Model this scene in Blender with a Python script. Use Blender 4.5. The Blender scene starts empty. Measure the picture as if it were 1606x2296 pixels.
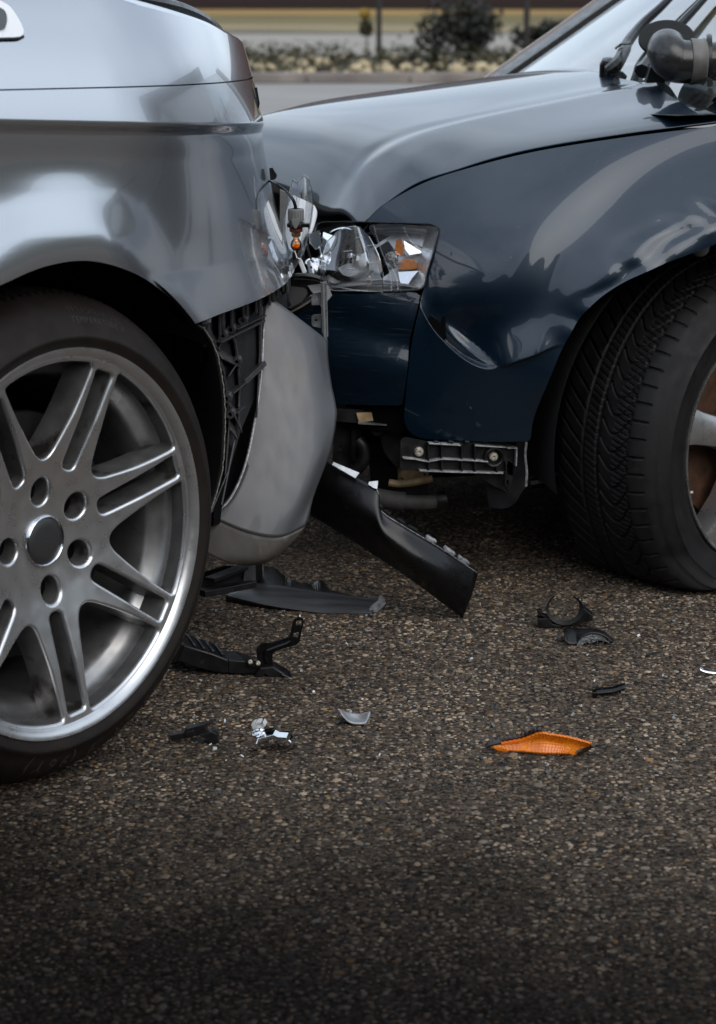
import bpy, math, random
import numpy as np
from mathutils import Vector, geometry
random.seed(7); RNG = np.random.default_rng(7)
SC = bpy.context.scene; COL = SC.collection
# ------------------------------------------------------------------ camera
F=5000.;PX,PV=803.,1148.;PITCH=math.atan(1208/5000);CH=1.03     # focal length and centre in photo units (1606 x 2296)
cam=bpy.data.cameras.new('camera');co=bpy.data.objects.new('camera',cam);COL.objects.link(co);SC.camera=co
co.location=(0,0,CH);co.rotation_euler=(math.pi/2-PITCH,0,0)
cam.sensor_fit='VERTICAL';cam.sensor_height=36.;cam.lens=36.*F/2296.;cam.clip_end=2000;cam.clip_start=.05
cam.dof.use_dof=True;cam.dof.focus_distance=3.35;cam.dof.aperture_fstop=7.5
# ------------------------------------------------------------------ sky, sun, exposure
SUN_EL,SUN_AZ=math.radians(37),math.radians(150)   # azimuth clockwise from +Y: behind the camera to the right, veiled by cloud
wd=bpy.data.worlds.new('World');SC.world=wd;wd.use_nodes=True
nt=wd.node_tree;N=nt.nodes;L=nt.links;bg=N['Background']
sky=N.new('ShaderNodeTexSky');sky.sky_type='NISHITA';sky.sun_disc=False;sky.sun_elevation=SUN_EL;sky.sun_rotation=SUN_AZ;sky.dust_density=2.5
tc=N.new('ShaderNodeTexCoord');nz=N.new('ShaderNodeTexNoise');nz.inputs['Scale'].default_value=2.2;nz.inputs['Detail'].default_value=7;nz.inputs['Roughness'].default_value=.55
cr_=N.new('ShaderNodeValToRGB');cr_.color_ramp.elements[0].position=.38;cr_.color_ramp.elements[1].position=.62
mx=N.new('ShaderNodeMix');mx.data_type='RGBA';mx.inputs['B'].default_value=(8.8,10.0,11.4,1)
hs=N.new('ShaderNodeHueSaturation');hs.inputs['Saturation'].default_value=.85
L.new(tc.outputs['Generated'],nz.inputs['Vector']);L.new(nz.outputs['Fac'],cr_.inputs['Fac'])
mth=N.new('ShaderNodeMath');mth.operation='MULTIPLY_ADD';mth.inputs[1].default_value=.55;mth.inputs[2].default_value=.4
L.new(cr_.outputs['Color'],mth.inputs[0]);L.new(mth.outputs[0],mx.inputs['Factor'])
L.new(sky.outputs[0],hs.inputs['Color']);L.new(hs.outputs[0],mx.inputs['A']);L.new(mx.outputs['Result'],bg.inputs['Color'])
bg.inputs['Strength'].default_value=.10
sl=bpy.data.lights.new('sun','SUN');sl.energy=.85;sl.angle=math.radians(52);sl.color=(1,.96,.91)
so=bpy.data.objects.new('sun',sl);COL.objects.link(so);so.location=(4,-6,9)
sd=Vector((math.sin(SUN_AZ)*math.cos(SUN_EL),math.cos(SUN_AZ)*math.cos(SUN_EL),math.sin(SUN_EL)))
so.rotation_euler=sd.to_track_quat('Z','Y').to_euler()
SC.view_settings.view_transform='Standard';SC.view_settings.look='None';SC.view_settings.gamma=1;SC.view_settings.exposure=.52
SC.view_settings.use_curve_mapping=False
SC.render.engine='CYCLES';SC.cycles.use_denoising=True;SC.cycles.max_bounces=10;SC.cycles.transparent_max_bounces=16
SC.cycles.caustics_reflective=False;SC.cycles.caustics_refractive=False
# ------------------------------------------------------------------ measuring: photo units -> points of the place
cp,sp=math.cos(PITCH),math.sin(PITCH);C0=np.array([0,0,CH]);UP=np.array([0,0,1.])
def ray(u,v):
    u=np.asarray(u,float);v=np.asarray(v,float);a=(u-PX)/F;b=(PV-v)/F
    return np.stack([a,cp+b*sp,-sp+b*cp],-1)
def PY(u,v,Y): d=ray(u,v);return C0+d*(np.asarray(Y)/d[...,1])[...,None]
def PZ(u,v,z=0): d=ray(u,v);return C0+d*((z-CH)/d[...,2])[...,None]
def PP(u,v,p0,n): d=ray(u,v);t=((p0-C0)@n)/(d@n);return C0+d*t[...,None]
class Frame:
    def __init__(s,O,es,n,surf): s.O=np.array(O,float);s.es=np.array(es,float);s.n=np.array(n,float);s.surf=surf
    def loc(s,p):
        q=p-s.O;return q@s.es,q[...,2],-(q@s.n)
    def w(s,S,z,d):
        S,z,d=np.broadcast_arrays(np.asarray(S,float),np.asarray(z,float),np.asarray(d,float))
        return s.O+S[...,None]*s.es+z[...,None]*UP-d[...,None]*s.n
    def P(s,S,z,off=0.,surf=None): return s.w(S,z,(surf or s.surf)(np.asarray(S,float),np.asarray(z,float))+off)
    def hit(s,u,v,off=0.):
        d=ray(u,v);t=((s.O-C0)@s.n)/(d@s.n)
        def g(t):
            S,z,D=s.loc(C0+d*t[...,None]);return D-s.surf(S,z)-off
        for i in range(40):
            g0=g(t);g1=(g(t+1e-4)-g0)/1e-4;g1=np.where(g1<.12,.12,g1);t=t-np.clip(g0/g1,-.15,.15)
        return C0+d*t[...,None]
    def hsz(s,pts,off=0.):
        a=np.array(pts,float);S,z,D=s.loc(s.hit(a[:,0],a[:,1],off));return np.stack([S,z],-1)
def sst(a,b,x): t=np.clip((x-a)/(b-a),0,1);return t*t*(3-2*t)
def cr(P,n,closed=False):
    """Catmull-Rom through P, n samples per span."""
    P=np.asarray(P,float)
    Q=np.concatenate([P[-1:],P,P[:2]]) if closed else np.concatenate([2*P[:1]-P[1:2],P,2*P[-1:]-P[-2:-1]])
    out=[];t=np.linspace(0,1,n,endpoint=False)
    t=t.reshape((-1,)+(1,)*(P.ndim-1))
    for i in range(1,len(Q)-2):
        a,b,c,d=Q[i-1],Q[i],Q[i+1],Q[i+2]
        out.append(.5*((2*b)+(c-a)*t+(2*a-5*b+4*c-d)*t*t+(3*b-a-3*c+d)*t**3))
    o=np.concatenate(out)
    return o if closed else np.concatenate([o,P[-1:]])
def lattice(ctrl,nu=6,nv=6):
    a=np.array(ctrl,float);p=PY(a[...,0],a[...,1],a[...,2]);p=cr(p,nu);return np.swapaxes(cr(np.swapaxes(p,0,1),nv),0,1)
def resample(P,step,closed=True):
    P=np.asarray(P,float);Q=np.concatenate([P,P[:1]]) if closed else P
    l=np.concatenate([[0],np.cumsum(np.linalg.norm(np.diff(Q,axis=0),axis=1))]);n=max(3,int(round(l[-1]/step)))
    t=np.linspace(0,l[-1],n+1);R=np.stack([np.interp(t,l,Q[:,k]) for k in range(Q.shape[1])],-1)
    return R[:-1] if closed else R
def inpoly(p,poly):
    x,y=p[:,0],p[:,1];r=np.zeros(len(p),bool);a=poly;b=np.roll(poly,-1,0)
    for (x0,y0),(x1,y1) in zip(a,b):
        if y0==y1: continue
        c=((y0>y)!=(y1>y))&(x<(x1-x0)*(y-y0)/(y1-y0)+x0);r^=c
    return r
def cdt(outline,holes=(),spacing=.01,extra=None):
    """Triangulate a 2-d outline with holes, filled with a regular grid; returns points, triangles."""
    loops=[np.asarray(outline,float)]+[np.asarray(h,float) for h in holes]
    pts=np.concatenate(loops);ed=[];o=0
    for l in loops:
        ed+= [(o+i,o+(i+1)%len(l)) for i in range(len(l))];o+=len(l)
    lo,hi=loops[0].min(0),loops[0].max(0)
    if extra is None:
        gx,gy=np.meshgrid(np.arange(lo[0],hi[0],spacing),np.arange(lo[1],hi[1],spacing));g=np.stack([gx.ravel(),gy.ravel()],-1)
    else: g=extra
    k=inpoly(g,loops[0])
    for h in loops[1:]: k&=~inpoly(g,h)
    g=g[k]
    if len(g):
        near=np.full(len(g),9.)
        for i in range(0,len(pts),64): near=np.minimum(near,np.min(np.linalg.norm(g[:,None]-pts[None,i:i+64],axis=2),axis=1))
        g=g[near>spacing*.45]
    allp=np.concatenate([pts,g]) if len(g) else pts
    r=geometry.delaunay_2d_cdt([Vector(map(float,p)) for p in allp],ed,[],0,1e-7)
    P=np.array([tuple(v) for v in r[0]]);T=np.array([f for f in r[2] if len(f)==3])
    c=P[T].mean(1);k=inpoly(c,loops[0])
    for h in loops[1:]: k&=~inpoly(c,h)
    T=T[k];a=P[T];cr2=(a[:,1,0]-a[:,0,0])*(a[:,2,1]-a[:,0,1])-(a[:,1,1]-a[:,0,1])*(a[:,2,0]-a[:,0,0])
    T[cr2<0]=T[cr2<0][:,::-1]
    return P,T
# ------------------------------------------------------------------ mesh building
class MB:
    def __init__(s): s.V=[];s.Fc=[];s.n=0
    def add(s,v,f):
        v=np.asarray(v,float).reshape(-1,3);s.V.append(v);o=s.n;s.Fc+= [tuple(int(i)+o for i in q) for q in f];s.n+=len(v);return s
    def grid(s,p,flip=False,wrap=False):
        p=np.asarray(p,float);r,c=p.shape[:2];f=[]
        for i in range(r-1):
            for j in range(c if wrap else c-1):
                k=(j+1)%c;q=(i*c+j,i*c+k,(i+1)*c+k,(i+1)*c+j);f.append(q[::-1] if flip else q)
        return s.add(p.reshape(-1,3),f)
    def box(s,c,x,y,z):
        c,x,y,z=[np.asarray(a,float) for a in (c,x,y,z)]
        v=[c+i*x+j*y+k*z for i in (-1,1) for j in (-1,1) for k in (-1,1)]
        return s.add(v,[(0,1,3,2),(4,6,7,5),(0,4,5,1),(2,3,7,6),(0,2,6,4),(1,5,7,3)])
    def bar(s,a,b,w,h,side=(0,1,0)):
        a,b=np.asarray(a,float),np.asarray(b,float);d=b-a;sd_=np.asarray(side,float);t=np.cross(d,sd_);t/=np.linalg.norm(t)+1e-9;q=np.cross(t,d);q/=np.linalg.norm(q)+1e-9
        return s.box((a+b)/2,d/2,t*w/2,q*h/2)
    def tube(s,path,r,n=10,caps=True):
        P=np.asarray(path,float);r=np.broadcast_to(np.asarray(r,float),(len(P),));T=np.gradient(P,axis=0);T/=np.linalg.norm(T,axis=1)[:,None]+1e-12
        ref=np.array([0,0,1.]) if abs(T[0,2])<.9 else np.array([1.,0,0]);X=np.cross(T[0],ref);rings=[]
        for i in range(len(P)):
            X=X-T[i]*(X@T[i]);X/=np.linalg.norm(X);Yv=np.cross(T[i],X);a=np.linspace(0,2*np.pi,n,endpoint=False)
            rings.append(P[i]+r[i]*(np.cos(a)[:,None]*X+np.sin(a)[:,None]*Yv))
        o=s.n;s.grid(np.array(rings),wrap=True)
        if caps: s.Fc.append(tuple(o+i for i in range(n))[::-1]);s.Fc.append(tuple(o+(len(P)-1)*n+i for i in range(n)))
        return s
    def lathe(s,prof,c,axis,n=32,ref=(0,0,1.),a0=0,a1=2*math.pi,flip=False):
        """prof = (radius, distance along axis)."""
        c=np.asarray(c,float);A=np.asarray(axis,float);A/=np.linalg.norm(A);R=np.asarray(ref,float);R=np.array([0,1.,0]) if np.linalg.norm(np.cross(R,A))<1e-3 else R;X=np.cross(R,A);X/=np.linalg.norm(X);Yv=np.cross(A,X)
        full=a1-a0>6.28;a=np.linspace(a0,a1,n,endpoint=not full);pr=np.asarray(prof,float)
        p=c+pr[:,0,None,None]*(np.cos(a)[:,None]*X+np.sin(a)[:,None]*Yv)+pr[:,1,None,None]*A
        return s.grid(p,wrap=full,flip=flip)
    def prism(s,loop,vec):
        l=np.asarray(loop,float);n=len(l);v=np.concatenate([l,l+np.asarray(vec,float)])
        f=[tuple(range(n)),tuple(range(2*n-1,n-1,-1))]+[(i,n+i,n+(i+1)%n,(i+1)%n) for i in range(n)]
        return s.add(v,f)
    def plate(s,px,p0,n,th,holes=()):
        """Outline (photo units) on the plane through p0 with normal n, given a thickness away from the viewer."""
        p0=np.asarray(p0,float);n=np.asarray(n,float);n=n/np.linalg.norm(n)
        X=np.cross(UP,n);X/=np.linalg.norm(X);Yv=np.cross(n,X)
        to2=lambda q:np.stack([(PP(np.array(q,float)[:,0],np.array(q,float)[:,1],p0,n)-p0)@X,(PP(np.array(q,float)[:,0],np.array(q,float)[:,1],p0,n)-p0)@Yv],-1)
        lo=[to2(px)]+[to2(h) for h in holes]
        if len(holes): P,T=cdt(lo[0],lo[1:],9.)
        else:
            P,T=cdt(lo[0],(),9.)
        a=p0+P[:,:1]*X+P[:,1:]*Yv
        s.add(a,T);s.add(a-n*th,T[:,::-1])
        for l in lo:
            w=p0+l[:,:1]*X+l[:,1:]*Yv;w=np.concatenate([w,w[:1]]);s.grid(np.array([w,w-n*th]))
        return s
def finish(name,me,m,parent,loc):
    o=bpy.data.objects.new(name,me);COL.objects.link(o)
    if m is not None: me.materials.append(m)
    if parent is not None: o.parent=parent
    else: o.location=loc
    return o
def rootloc(parent):
    while parent.parent: parent=parent.parent
    return np.array(parent.location)
def obj(name,mb,m,parent=None,smooth=35,bevel=0,solid=0,loc=None,segs=2):
    V=np.concatenate(mb.V);base=rootloc(parent) if parent is not None else (np.array(loc,float) if loc is not None else np.array([V[:,0].mean(),V[:,1].mean(),V[:,2].min()]))
    me=bpy.data.meshes.new(name);me.from_pydata((V-base).tolist(),[],mb.Fc);me.update()
    if smooth:
        me.polygons.foreach_set('use_smooth',[True]*len(me.polygons))
        if smooth<180: me.set_sharp_from_angle(angle=math.radians(smooth))
    o=finish(name,me,m,parent,tuple(base))
    if solid:
        d=o.modifiers.new('solid','SOLIDIFY');d.thickness=solid;d.offset=-1
    if bevel:
        d=o.modifiers.new('bevel','BEVEL');d.width=bevel;d.segments=segs;d.limit_method='ANGLE';d.angle_limit=math.radians(40);d.harden_normals=False
    return o
def tag(o,label=None,cat=None,group=None,kind=None):
    if label: o['label']=label
    if cat: o['category']=cat
    if group: o['group']=group
    if kind: o['kind']=kind
    return o
def thing(name,label,cat,loc,group=None):
    o=bpy.data.objects.new(name,None);COL.objects.link(o);o.location=tuple(loc);o.empty_display_size=.05;return tag(o,label,cat,group)
def skin(name,outline,frame,surf,m,parent,spacing=.008,flange=.012,holes=(),off=0.,line=None):
    """A sheet cut to an outline (s,z) on a frame's surface, with exact normals and a turned-in edge."""
    if line is None: P,T=cdt(outline,holes,spacing)
    else:      # grid rows run along a body line z=line(s), finer across it than along it
        o=np.asarray(outline,float);lo,hi=o.min(0),o.max(0);q=o.copy();q[:,1]-=line(o[:,0])
        zz=np.concatenate([np.arange(-1.2,-.06,spacing),np.arange(-.06,-.0125,.003),np.arange(-.012,.01201,.0015),np.arange(.015,.0601,.003),np.arange(.06+spacing,1.2,spacing)])
        gx,gy=np.meshgrid(np.arange(lo[0],hi[0],spacing*1.3),zz);P,T=cdt(q,holes,.0024,np.stack([gx.ravel(),gy.ravel()],-1));P[:,1]+=line(P[:,0])
    S,z=P[:,0],P[:,1];pos=frame.P(S,z,off,surf)
    e=2e-4;a=frame.P(S+e,z,off,surf)-frame.P(S-e,z,off,surf);b=frame.P(S,z+e,off,surf)-frame.P(S,z-e,off,surf)
    nn=np.cross(a,b);nn/=np.linalg.norm(nn,axis=1)[:,None];nn*=np.sign(nn@frame.n)[:,None]
    tri=pos[T];fn=np.cross(tri[:,1]-tri[:,0],tri[:,2]-tri[:,0]);fl=np.einsum('ij,ij->i',fn,nn[T[:,0]])<0;T=T.copy();T[fl]=T[fl][:,::-1]
    V=[pos];Fc=[tuple(map(int,t)) for t in T];NN=[nn];o=len(pos)
    for l in [np.asarray(outline)]+[np.asarray(h) for h in holes]:
        w=frame.P(l[:,0],l[:,1],off,surf);c=l.mean(0);n_=len(l)
        i2=frame.P(l[:,0]+(c[0]-l[:,0])*.004,l[:,1]+(c[1]-l[:,1])*.004,off+flange,surf)
        V+= [w,i2]
        g=np.roll(w,-1,0)-np.roll(w,1,0);en=np.cross(g,np.broadcast_to(frame.n,g.shape));en/=np.linalg.norm(en,axis=1)[:,None]+1e-9
        NN+= [en,en];Fc+= [(o+i,o+(i+1)%n_,o+n_+(i+1)%n_,o+n_+i) for i in range(n_)];o+=2*n_
    V=np.concatenate(V);NN=np.concatenate(NN);base=rootloc(parent)
    me=bpy.data.meshes.new(name);me.from_pydata((V-base).tolist(),[],Fc);me.update()
    me.polygons.foreach_set('use_smooth',[True]*len(me.polygons))
    me.normals_split_custom_set_from_vertices([tuple(map(float,q)) for q in NN])
    return finish(name,me,m,parent,None)
# ------------------------------------------------------------------ materials
def pm(name,col,rough=.5,metal=0.,coat=0.,var=.0,vs=30.,bump=0.,bs=300.,rvar=0.,rs=40.,spec=.5,dirt=None,aniso=None,cior=1.5):
    m=bpy.data.materials.new(name);m.use_nodes=True;n=m.node_tree.nodes;l=m.node_tree.links;b=n['Principled BSDF']
    b.inputs['Base Color'].default_value=(*col,1);b.inputs['Roughness'].default_value=rough;b.inputs['Metallic'].default_value=metal
    b.inputs['Specular IOR Level'].default_value=spec
    b.inputs['Coat Weight'].default_value=coat;b.inputs['Coat IOR'].default_value=cior;b.inputs['Coat Roughness'].default_value=.025
    g=n.new('ShaderNodeNewGeometry');src=g.outputs['Position']
    if aniso:
        mp=n.new('ShaderNodeMapping');mp.inputs['Scale'].default_value=aniso;l.new(src,mp.inputs['Vector']);src=mp.outputs['Vector']
    def noise(sc,det=4):
        t=n.new('ShaderNodeTexNoise');t.inputs['Scale'].default_value=sc;t.inputs['Detail'].default_value=det;l.new(src,t.inputs['Vector']);return t.outputs['Fac']
    colsock=None
    if var:
        r=n.new('ShaderNodeValToRGB');r.color_ramp.elements[0].position=.3;r.color_ramp.elements[1].position=.7
        r.color_ramp.elements[0].color=(*[c*(1-var) for c in col],1);r.color_ramp.elements[1].color=(*[min(1,c*(1+var)) for c in col],1)
        l.new(noise(vs,6),r.inputs['Fac']);colsock=r.outputs['Color']
    if dirt:   # (colour, threshold, scale)
        t=n.new('ShaderNodeValToRGB');t.color_ramp.elements[0].position=dirt[1];t.color_ramp.elements[1].position=dirt[1]+.12
        l.new(noise(dirt[2],8),t.inputs['Fac']);mxx=n.new('ShaderNodeMix');mxx.data_type='RGBA'
        mxx.inputs['A'].default_value=(*col,1);mxx.inputs['B'].default_value=(*dirt[0],1)
        if colsock: l.new(colsock,mxx.inputs['A'])
        l.new(t.outputs['Color'],mxx.inputs['Factor']);colsock=mxx.outputs['Result']
    if colsock: l.new(colsock,b.inputs['Base Color'])
    if rvar:
        mr=n.new('ShaderNodeMapRange');mr.inputs['From Min'].default_value=.3;mr.inputs['From Max'].default_value=.7
        mr.inputs['To Min'].default_value=max(0,rough-rvar);mr.inputs['To Max'].default_value=min(1,rough+rvar);l.new(noise(rs,6),mr.inputs['Value']);l.new(mr.outputs[0],b.inputs['Roughness'])
    if bump:
        bp=n.new('ShaderNodeBump');bp.inputs['Strength'].default_value=bump;bp.inputs['Distance'].default_value=.002;l.new(noise(bs,5),bp.inputs['Height']);l.new(bp.outputs[0],b.inputs['Normal'])
    return m
def thin_glass(name,tint=(.97,.98,.98),rough=.02,bias=.0,gain=1.0,dust=0.):
    m=bpy.data.materials.new(name);m.use_nodes=True;n=m.node_tree.nodes;l=m.node_tree.links;n.remove(n['Principled BSDF']);out=n['Material Output']
    tr=n.new('ShaderNodeBsdfTransparent');tr.inputs[0].default_value=(*tint,1);gl=n.new('ShaderNodeBsdfGlossy');gl.inputs['Roughness'].default_value=rough
    fr=n.new('ShaderNodeFresnel');fr.inputs[0].default_value=1.5;ma=n.new('ShaderNodeMath');ma.operation='MULTIPLY_ADD';ma.inputs[1].default_value=gain;ma.inputs[2].default_value=bias;ma.use_clamp=True
    mi=n.new('ShaderNodeMixShader');l.new(fr.outputs[0],ma.inputs[0]);l.new(ma.outputs[0],mi.inputs[0]);l.new(tr.outputs[0],mi.inputs[1]);l.new(gl.outputs[0],mi.inputs[2])
    res=mi.outputs[0]
    if dust:
        df=n.new('ShaderNodeBsdfDiffuse');df.inputs[0].default_value=(.6,.6,.58,1);nz=n.new('ShaderNodeTexNoise');nz.inputs['Scale'].default_value=90;nz.inputs['Detail'].default_value=8
        g=n.new('ShaderNodeNewGeometry');l.new(g.outputs['Position'],nz.inputs['Vector']);r=n.new('ShaderNodeMapRange');r.inputs['From Min'].default_value=.4;r.inputs['From Max'].default_value=.75;r.inputs['To Min'].default_value=dust*.2;r.inputs['To Max'].default_value=dust
        l.new(nz.outputs['Fac'],r.inputs['Value']);m2=n.new('ShaderNodeMixShader');l.new(r.outputs[0],m2.inputs[0]);l.new(res,m2.inputs[1]);l.new(df.outputs[0],m2.inputs[2]);res=m2.outputs[0]
    l.new(res,out.inputs['Surface']);return m
SILVER=pm('silver paint',(.46,.48,.51),.20,.84,1.,var=.03,vs=900,bump=.012,bs=160)
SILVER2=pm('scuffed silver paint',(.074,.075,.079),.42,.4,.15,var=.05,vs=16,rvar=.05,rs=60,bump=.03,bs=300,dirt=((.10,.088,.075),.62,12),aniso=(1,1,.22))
BLUE=pm('dark blue paint',(.003,.0135,.028),.35,.35,.86,cior=1.45,var=.1,vs=700,bump=.008,bs=120,dirt=((.16,.17,.18),.70,260))
BLUE2=pm('dusty dark blue paint',(.005,.015,.028),.35,.3,.9,var=.2,vs=60,bump=.02,bs=250,dirt=((.085,.105,.115),.63,26),rvar=.1,aniso=(.5,.5,16))
CARR=pm('dusty ribbed plastic',(.026,.026,.027),.42,var=.5,vs=70,bump=.1,bs=400,rvar=.12,dirt=((.075,.072,.068),.60,60))
BLACK=pm('black plastic',(.0055,.0055,.006),.42,var=.4,vs=60,bump=.15,bs=500,rvar=.15,spec=.4,dirt=((.026,.025,.023),.63,70))
GLOSSB=pm('gloss black plastic',(.004,.004,.0045),.30,coat=.12,spec=.3,bump=.03,bs=200,rvar=.1,dirt=((.03,.03,.03),.66,120))
DARK=pm('dark hollow',(.002,.002,.002),.95,spec=.1)
SATIN=pm('satin lamp lining',(.62,.63,.65),.3,.6,var=.2,vs=60,bump=.1,bs=90)
FELT=pm('felt liner',(.006,.006,.006),.95,var=.6,vs=250,bump=.9,bs=420)
RUBBER=pm('tyre rubber',(.0062,.006,.006),.66,var=.35,vs=40,bump=.15,bs=500,rvar=.1,dirt=((.013,.0125,.012),.60,90),spec=.3)
RUBBERB=pm('brown dusted tyre rubber',(.0095,.0062,.0044),.66,var=.35,vs=30,spec=.25,bump=.1,bs=500,rvar=.08)
ALLOY=pm('silver alloy',(.58,.58,.585),.30,.9,.25,var=.06,vs=40,bump=.02,bs=300,rvar=.05)
CHROME=pm('chrome',(.72,.74,.77),.09,1.,rvar=.06,bump=.03,bs=150)
STEEL=pm('bare steel',(.36,.37,.39),.34,.9,var=.25,vs=80,rvar=.12)
ZINC=pm('bright bolt',(.62,.57,.48),.38,.7,var=.2,vs=200)
WHITE=pm('white plastic',(.82,.83,.85),.3,coat=.4)
GREYP=pm('grey plastic',(.16,.16,.16),.45,var=.1,vs=120,bump=.05)
RUST=pm('rusty brake disc',(.07,.03,.015),.75,.3,var=.5,vs=40,bump=.3,bs=200)
TAN=pm('dusty tan metal',(.38,.27,.15),.55,.2,var=.4,vs=60,bump=.2,bs=200)
HOSE=pm('grey rubber hose',(.045,.042,.038),.7,var=.3,vs=60,bump=.15)
PIPE=pm('worn grey rubber pipe',(.017,.0165,.016),.24,var=.35,vs=16,rvar=.12,rs=25,bump=.12,bs=60,dirt=((.03,.03,.03),.56,14))
AMBER_GL=thin_glass('amber bulb glass',(.97,.52,.10),.03,.03,1.2)
GLASS=thin_glass('clear lens',(.95,.96,.97),.02,.01,.5,dust=.03)
EDGE=thin_glass('broken lens edge',(.8,.83,.86),.15,.22,1.3)
WIND=thin_glass('windscreen glass',(.25,.30,.31),.01,.13,1.6,dust=.03)
SIDEGL=pm('dark glass',(.012,.016,.014),.03,spec=.8,coat=.5)
# ------------------------------------------------------------------ ground
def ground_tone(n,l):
    """World-space painted vignette towards the camera and dust patches shared by the binder and the stones: returns (vignette mask, dust noise)."""
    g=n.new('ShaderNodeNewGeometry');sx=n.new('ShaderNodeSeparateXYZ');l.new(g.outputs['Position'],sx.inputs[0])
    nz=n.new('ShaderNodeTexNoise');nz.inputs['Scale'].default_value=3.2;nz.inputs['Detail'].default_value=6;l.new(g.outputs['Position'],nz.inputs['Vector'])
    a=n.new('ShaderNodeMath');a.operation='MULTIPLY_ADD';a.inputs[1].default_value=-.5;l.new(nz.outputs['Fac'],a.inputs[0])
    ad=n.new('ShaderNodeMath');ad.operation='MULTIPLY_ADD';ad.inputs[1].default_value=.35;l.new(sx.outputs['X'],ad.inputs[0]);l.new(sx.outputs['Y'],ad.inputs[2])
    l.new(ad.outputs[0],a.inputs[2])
    r=n.new('ShaderNodeMapRange');r.inputs['From Min'].default_value=1.80;r.inputs['From Max'].default_value=2.80;r.inputs['To Min'].default_value=1;r.inputs['To Max'].default_value=0;r.interpolation_type='SMOOTHSTEP'  # vignette painted into the ground colour, darker towards the camera
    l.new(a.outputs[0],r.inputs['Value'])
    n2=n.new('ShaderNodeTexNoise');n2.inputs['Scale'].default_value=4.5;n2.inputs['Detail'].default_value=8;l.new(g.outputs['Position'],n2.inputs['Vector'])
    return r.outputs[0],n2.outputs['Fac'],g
def asphalt_mat():
    m=bpy.data.materials.new('asphalt binder');m.use_nodes=True;n=m.node_tree.nodes;l=m.node_tree.links;b=n['Principled BSDF'];b.inputs['Roughness'].default_value=.9;b.inputs['Specular IOR Level'].default_value=.05
    vignette,dn,g=ground_tone(n,l)
    v=n.new('ShaderNodeTexVoronoi');v.inputs['Scale'].default_value=190;l.new(g.outputs['Position'],v.inputs['Vector'])
    sp_=n.new('ShaderNodeSeparateColor');l.new(v.outputs['Color'],sp_.inputs[0])
    r=n.new('ShaderNodeValToRGB');e=r.color_ramp.elements;e[0].position=0;e[0].color=(.024,.019,.014,1);e[1].position=1;e[1].color=(.16,.13,.095,1)
    for p,c in ((.35,(.054,.043,.034)),(.6,(.094,.075,.058)),(.85,(.13,.103,.076))):
        q=e.new(p);q.color=(*c,1)
    l.new(sp_.outputs[0],r.inputs['Fac'])
    mt=n.new('ShaderNodeMix');mt.data_type='RGBA';mt.blend_type='MULTIPLY';l.new(r.outputs['Color'],mt.inputs['A']);mt.inputs['B'].default_value=(.075,.07,.068,1);l.new(vignette,mt.inputs['Factor'])
    l.new(mt.outputs['Result'],b.inputs['Base Color'])
    nz=n.new('ShaderNodeTexNoise');nz.inputs['Scale'].default_value=420;nz.inputs['Detail'].default_value=5;l.new(g.outputs['Position'],nz.inputs['Vector'])
    mm=n.new('ShaderNodeMath');mm.operation='SUBTRACT';l.new(nz.outputs['Fac'],mm.inputs[0]);l.new(v.outputs['Distance'],mm.inputs[1])
    bp=n.new('ShaderNodeBump');bp.inputs['Strength'].default_value=.9;bp.inputs['Distance'].default_value=.004;l.new(mm.outputs[0],bp.inputs['Height']);l.new(bp.outputs[0],b.inputs['Normal'])
    return m
def stone_mat():
    m=bpy.data.materials.new('aggregate stone');m.use_nodes=True;n=m.node_tree.nodes;l=m.node_tree.links;b=n['Principled BSDF'];b.inputs['Roughness'].default_value=.7;b.inputs['Specular IOR Level'].default_value=.12
    vignette,dn,g=ground_tone(n,l)
    at=n.new('ShaderNodeAttribute');at.attribute_name='tone'
    r=n.new('ShaderNodeValToRGB');e=r.color_ramp.elements;e[0].position=0;e[0].color=(.018,.018,.020,1);e[1].position=1;e[1].color=(.42,.385,.33,1)
    for p,c in ((.14,(.045,.043,.044)),(.28,(.064,.048,.035)),(.44,(.125,.096,.074)),(.58,(.088,.074,.060)),(.68,(.23,.185,.14)),(.79,(.20,.182,.158)),(.92,(.20,.13,.062)),(.945,(.32,.27,.205))):
        q=e.new(p);q.color=(*c,1)
    r.color_ramp.interpolation='CONSTANT';l.new(at.outputs['Fac'],r.inputs['Fac'])
    mt=n.new('ShaderNodeMix');mt.data_type='RGBA';mt.blend_type='MULTIPLY';l.new(r.outputs['Color'],mt.inputs['A']);mt.inputs['B'].default_value=(.075,.071,.07,1);l.new(vignette,mt.inputs['Factor'])
    d=n.new('ShaderNodeMix');d.data_type='RGBA';d.blend_type='MULTIPLY';l.new(mt.outputs['Result'],d.inputs['A'])
    rr=n.new('ShaderNodeValToRGB');rr.color_ramp.elements[0].position=.35;rr.color_ramp.elements[0].color=(.72,.64,.58,1);rr.color_ramp.elements[1].position=.65;rr.color_ramp.elements[1].color=(1.62,1.48,1.36,1)
    l.new(dn,rr.inputs['Fac']);l.new(rr.outputs['Color'],d.inputs['B']);d.inputs['Factor'].default_value=1
    l.new(d.outputs['Result'],b.inputs['Base Color'])
    nz=n.new('ShaderNodeTexNoise');nz.inputs['Scale'].default_value=700;nz.inputs['Detail'].default_value=3;l.new(g.outputs['Position'],nz.inputs['Vector'])
    bp=n.new('ShaderNodeBump');bp.inputs['Strength'].default_value=.5;bp.inputs['Distance'].default_value=.002;l.new(nz.outputs['Fac'],bp.inputs['Height']);l.new(bp.outputs[0],b.inputs['Normal'])
    return m
def sheet(name,x0,x1,y0,y1,z,m):
    return tag(obj(name,MB().add([(x0,y0,z),(x1,y0,z),(x1,y1,z),(x0,y1,z)],[(0,1,2,3)]),m,smooth=0,loc=(0,(y0+y1)/2,z)),kind='structure')
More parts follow.
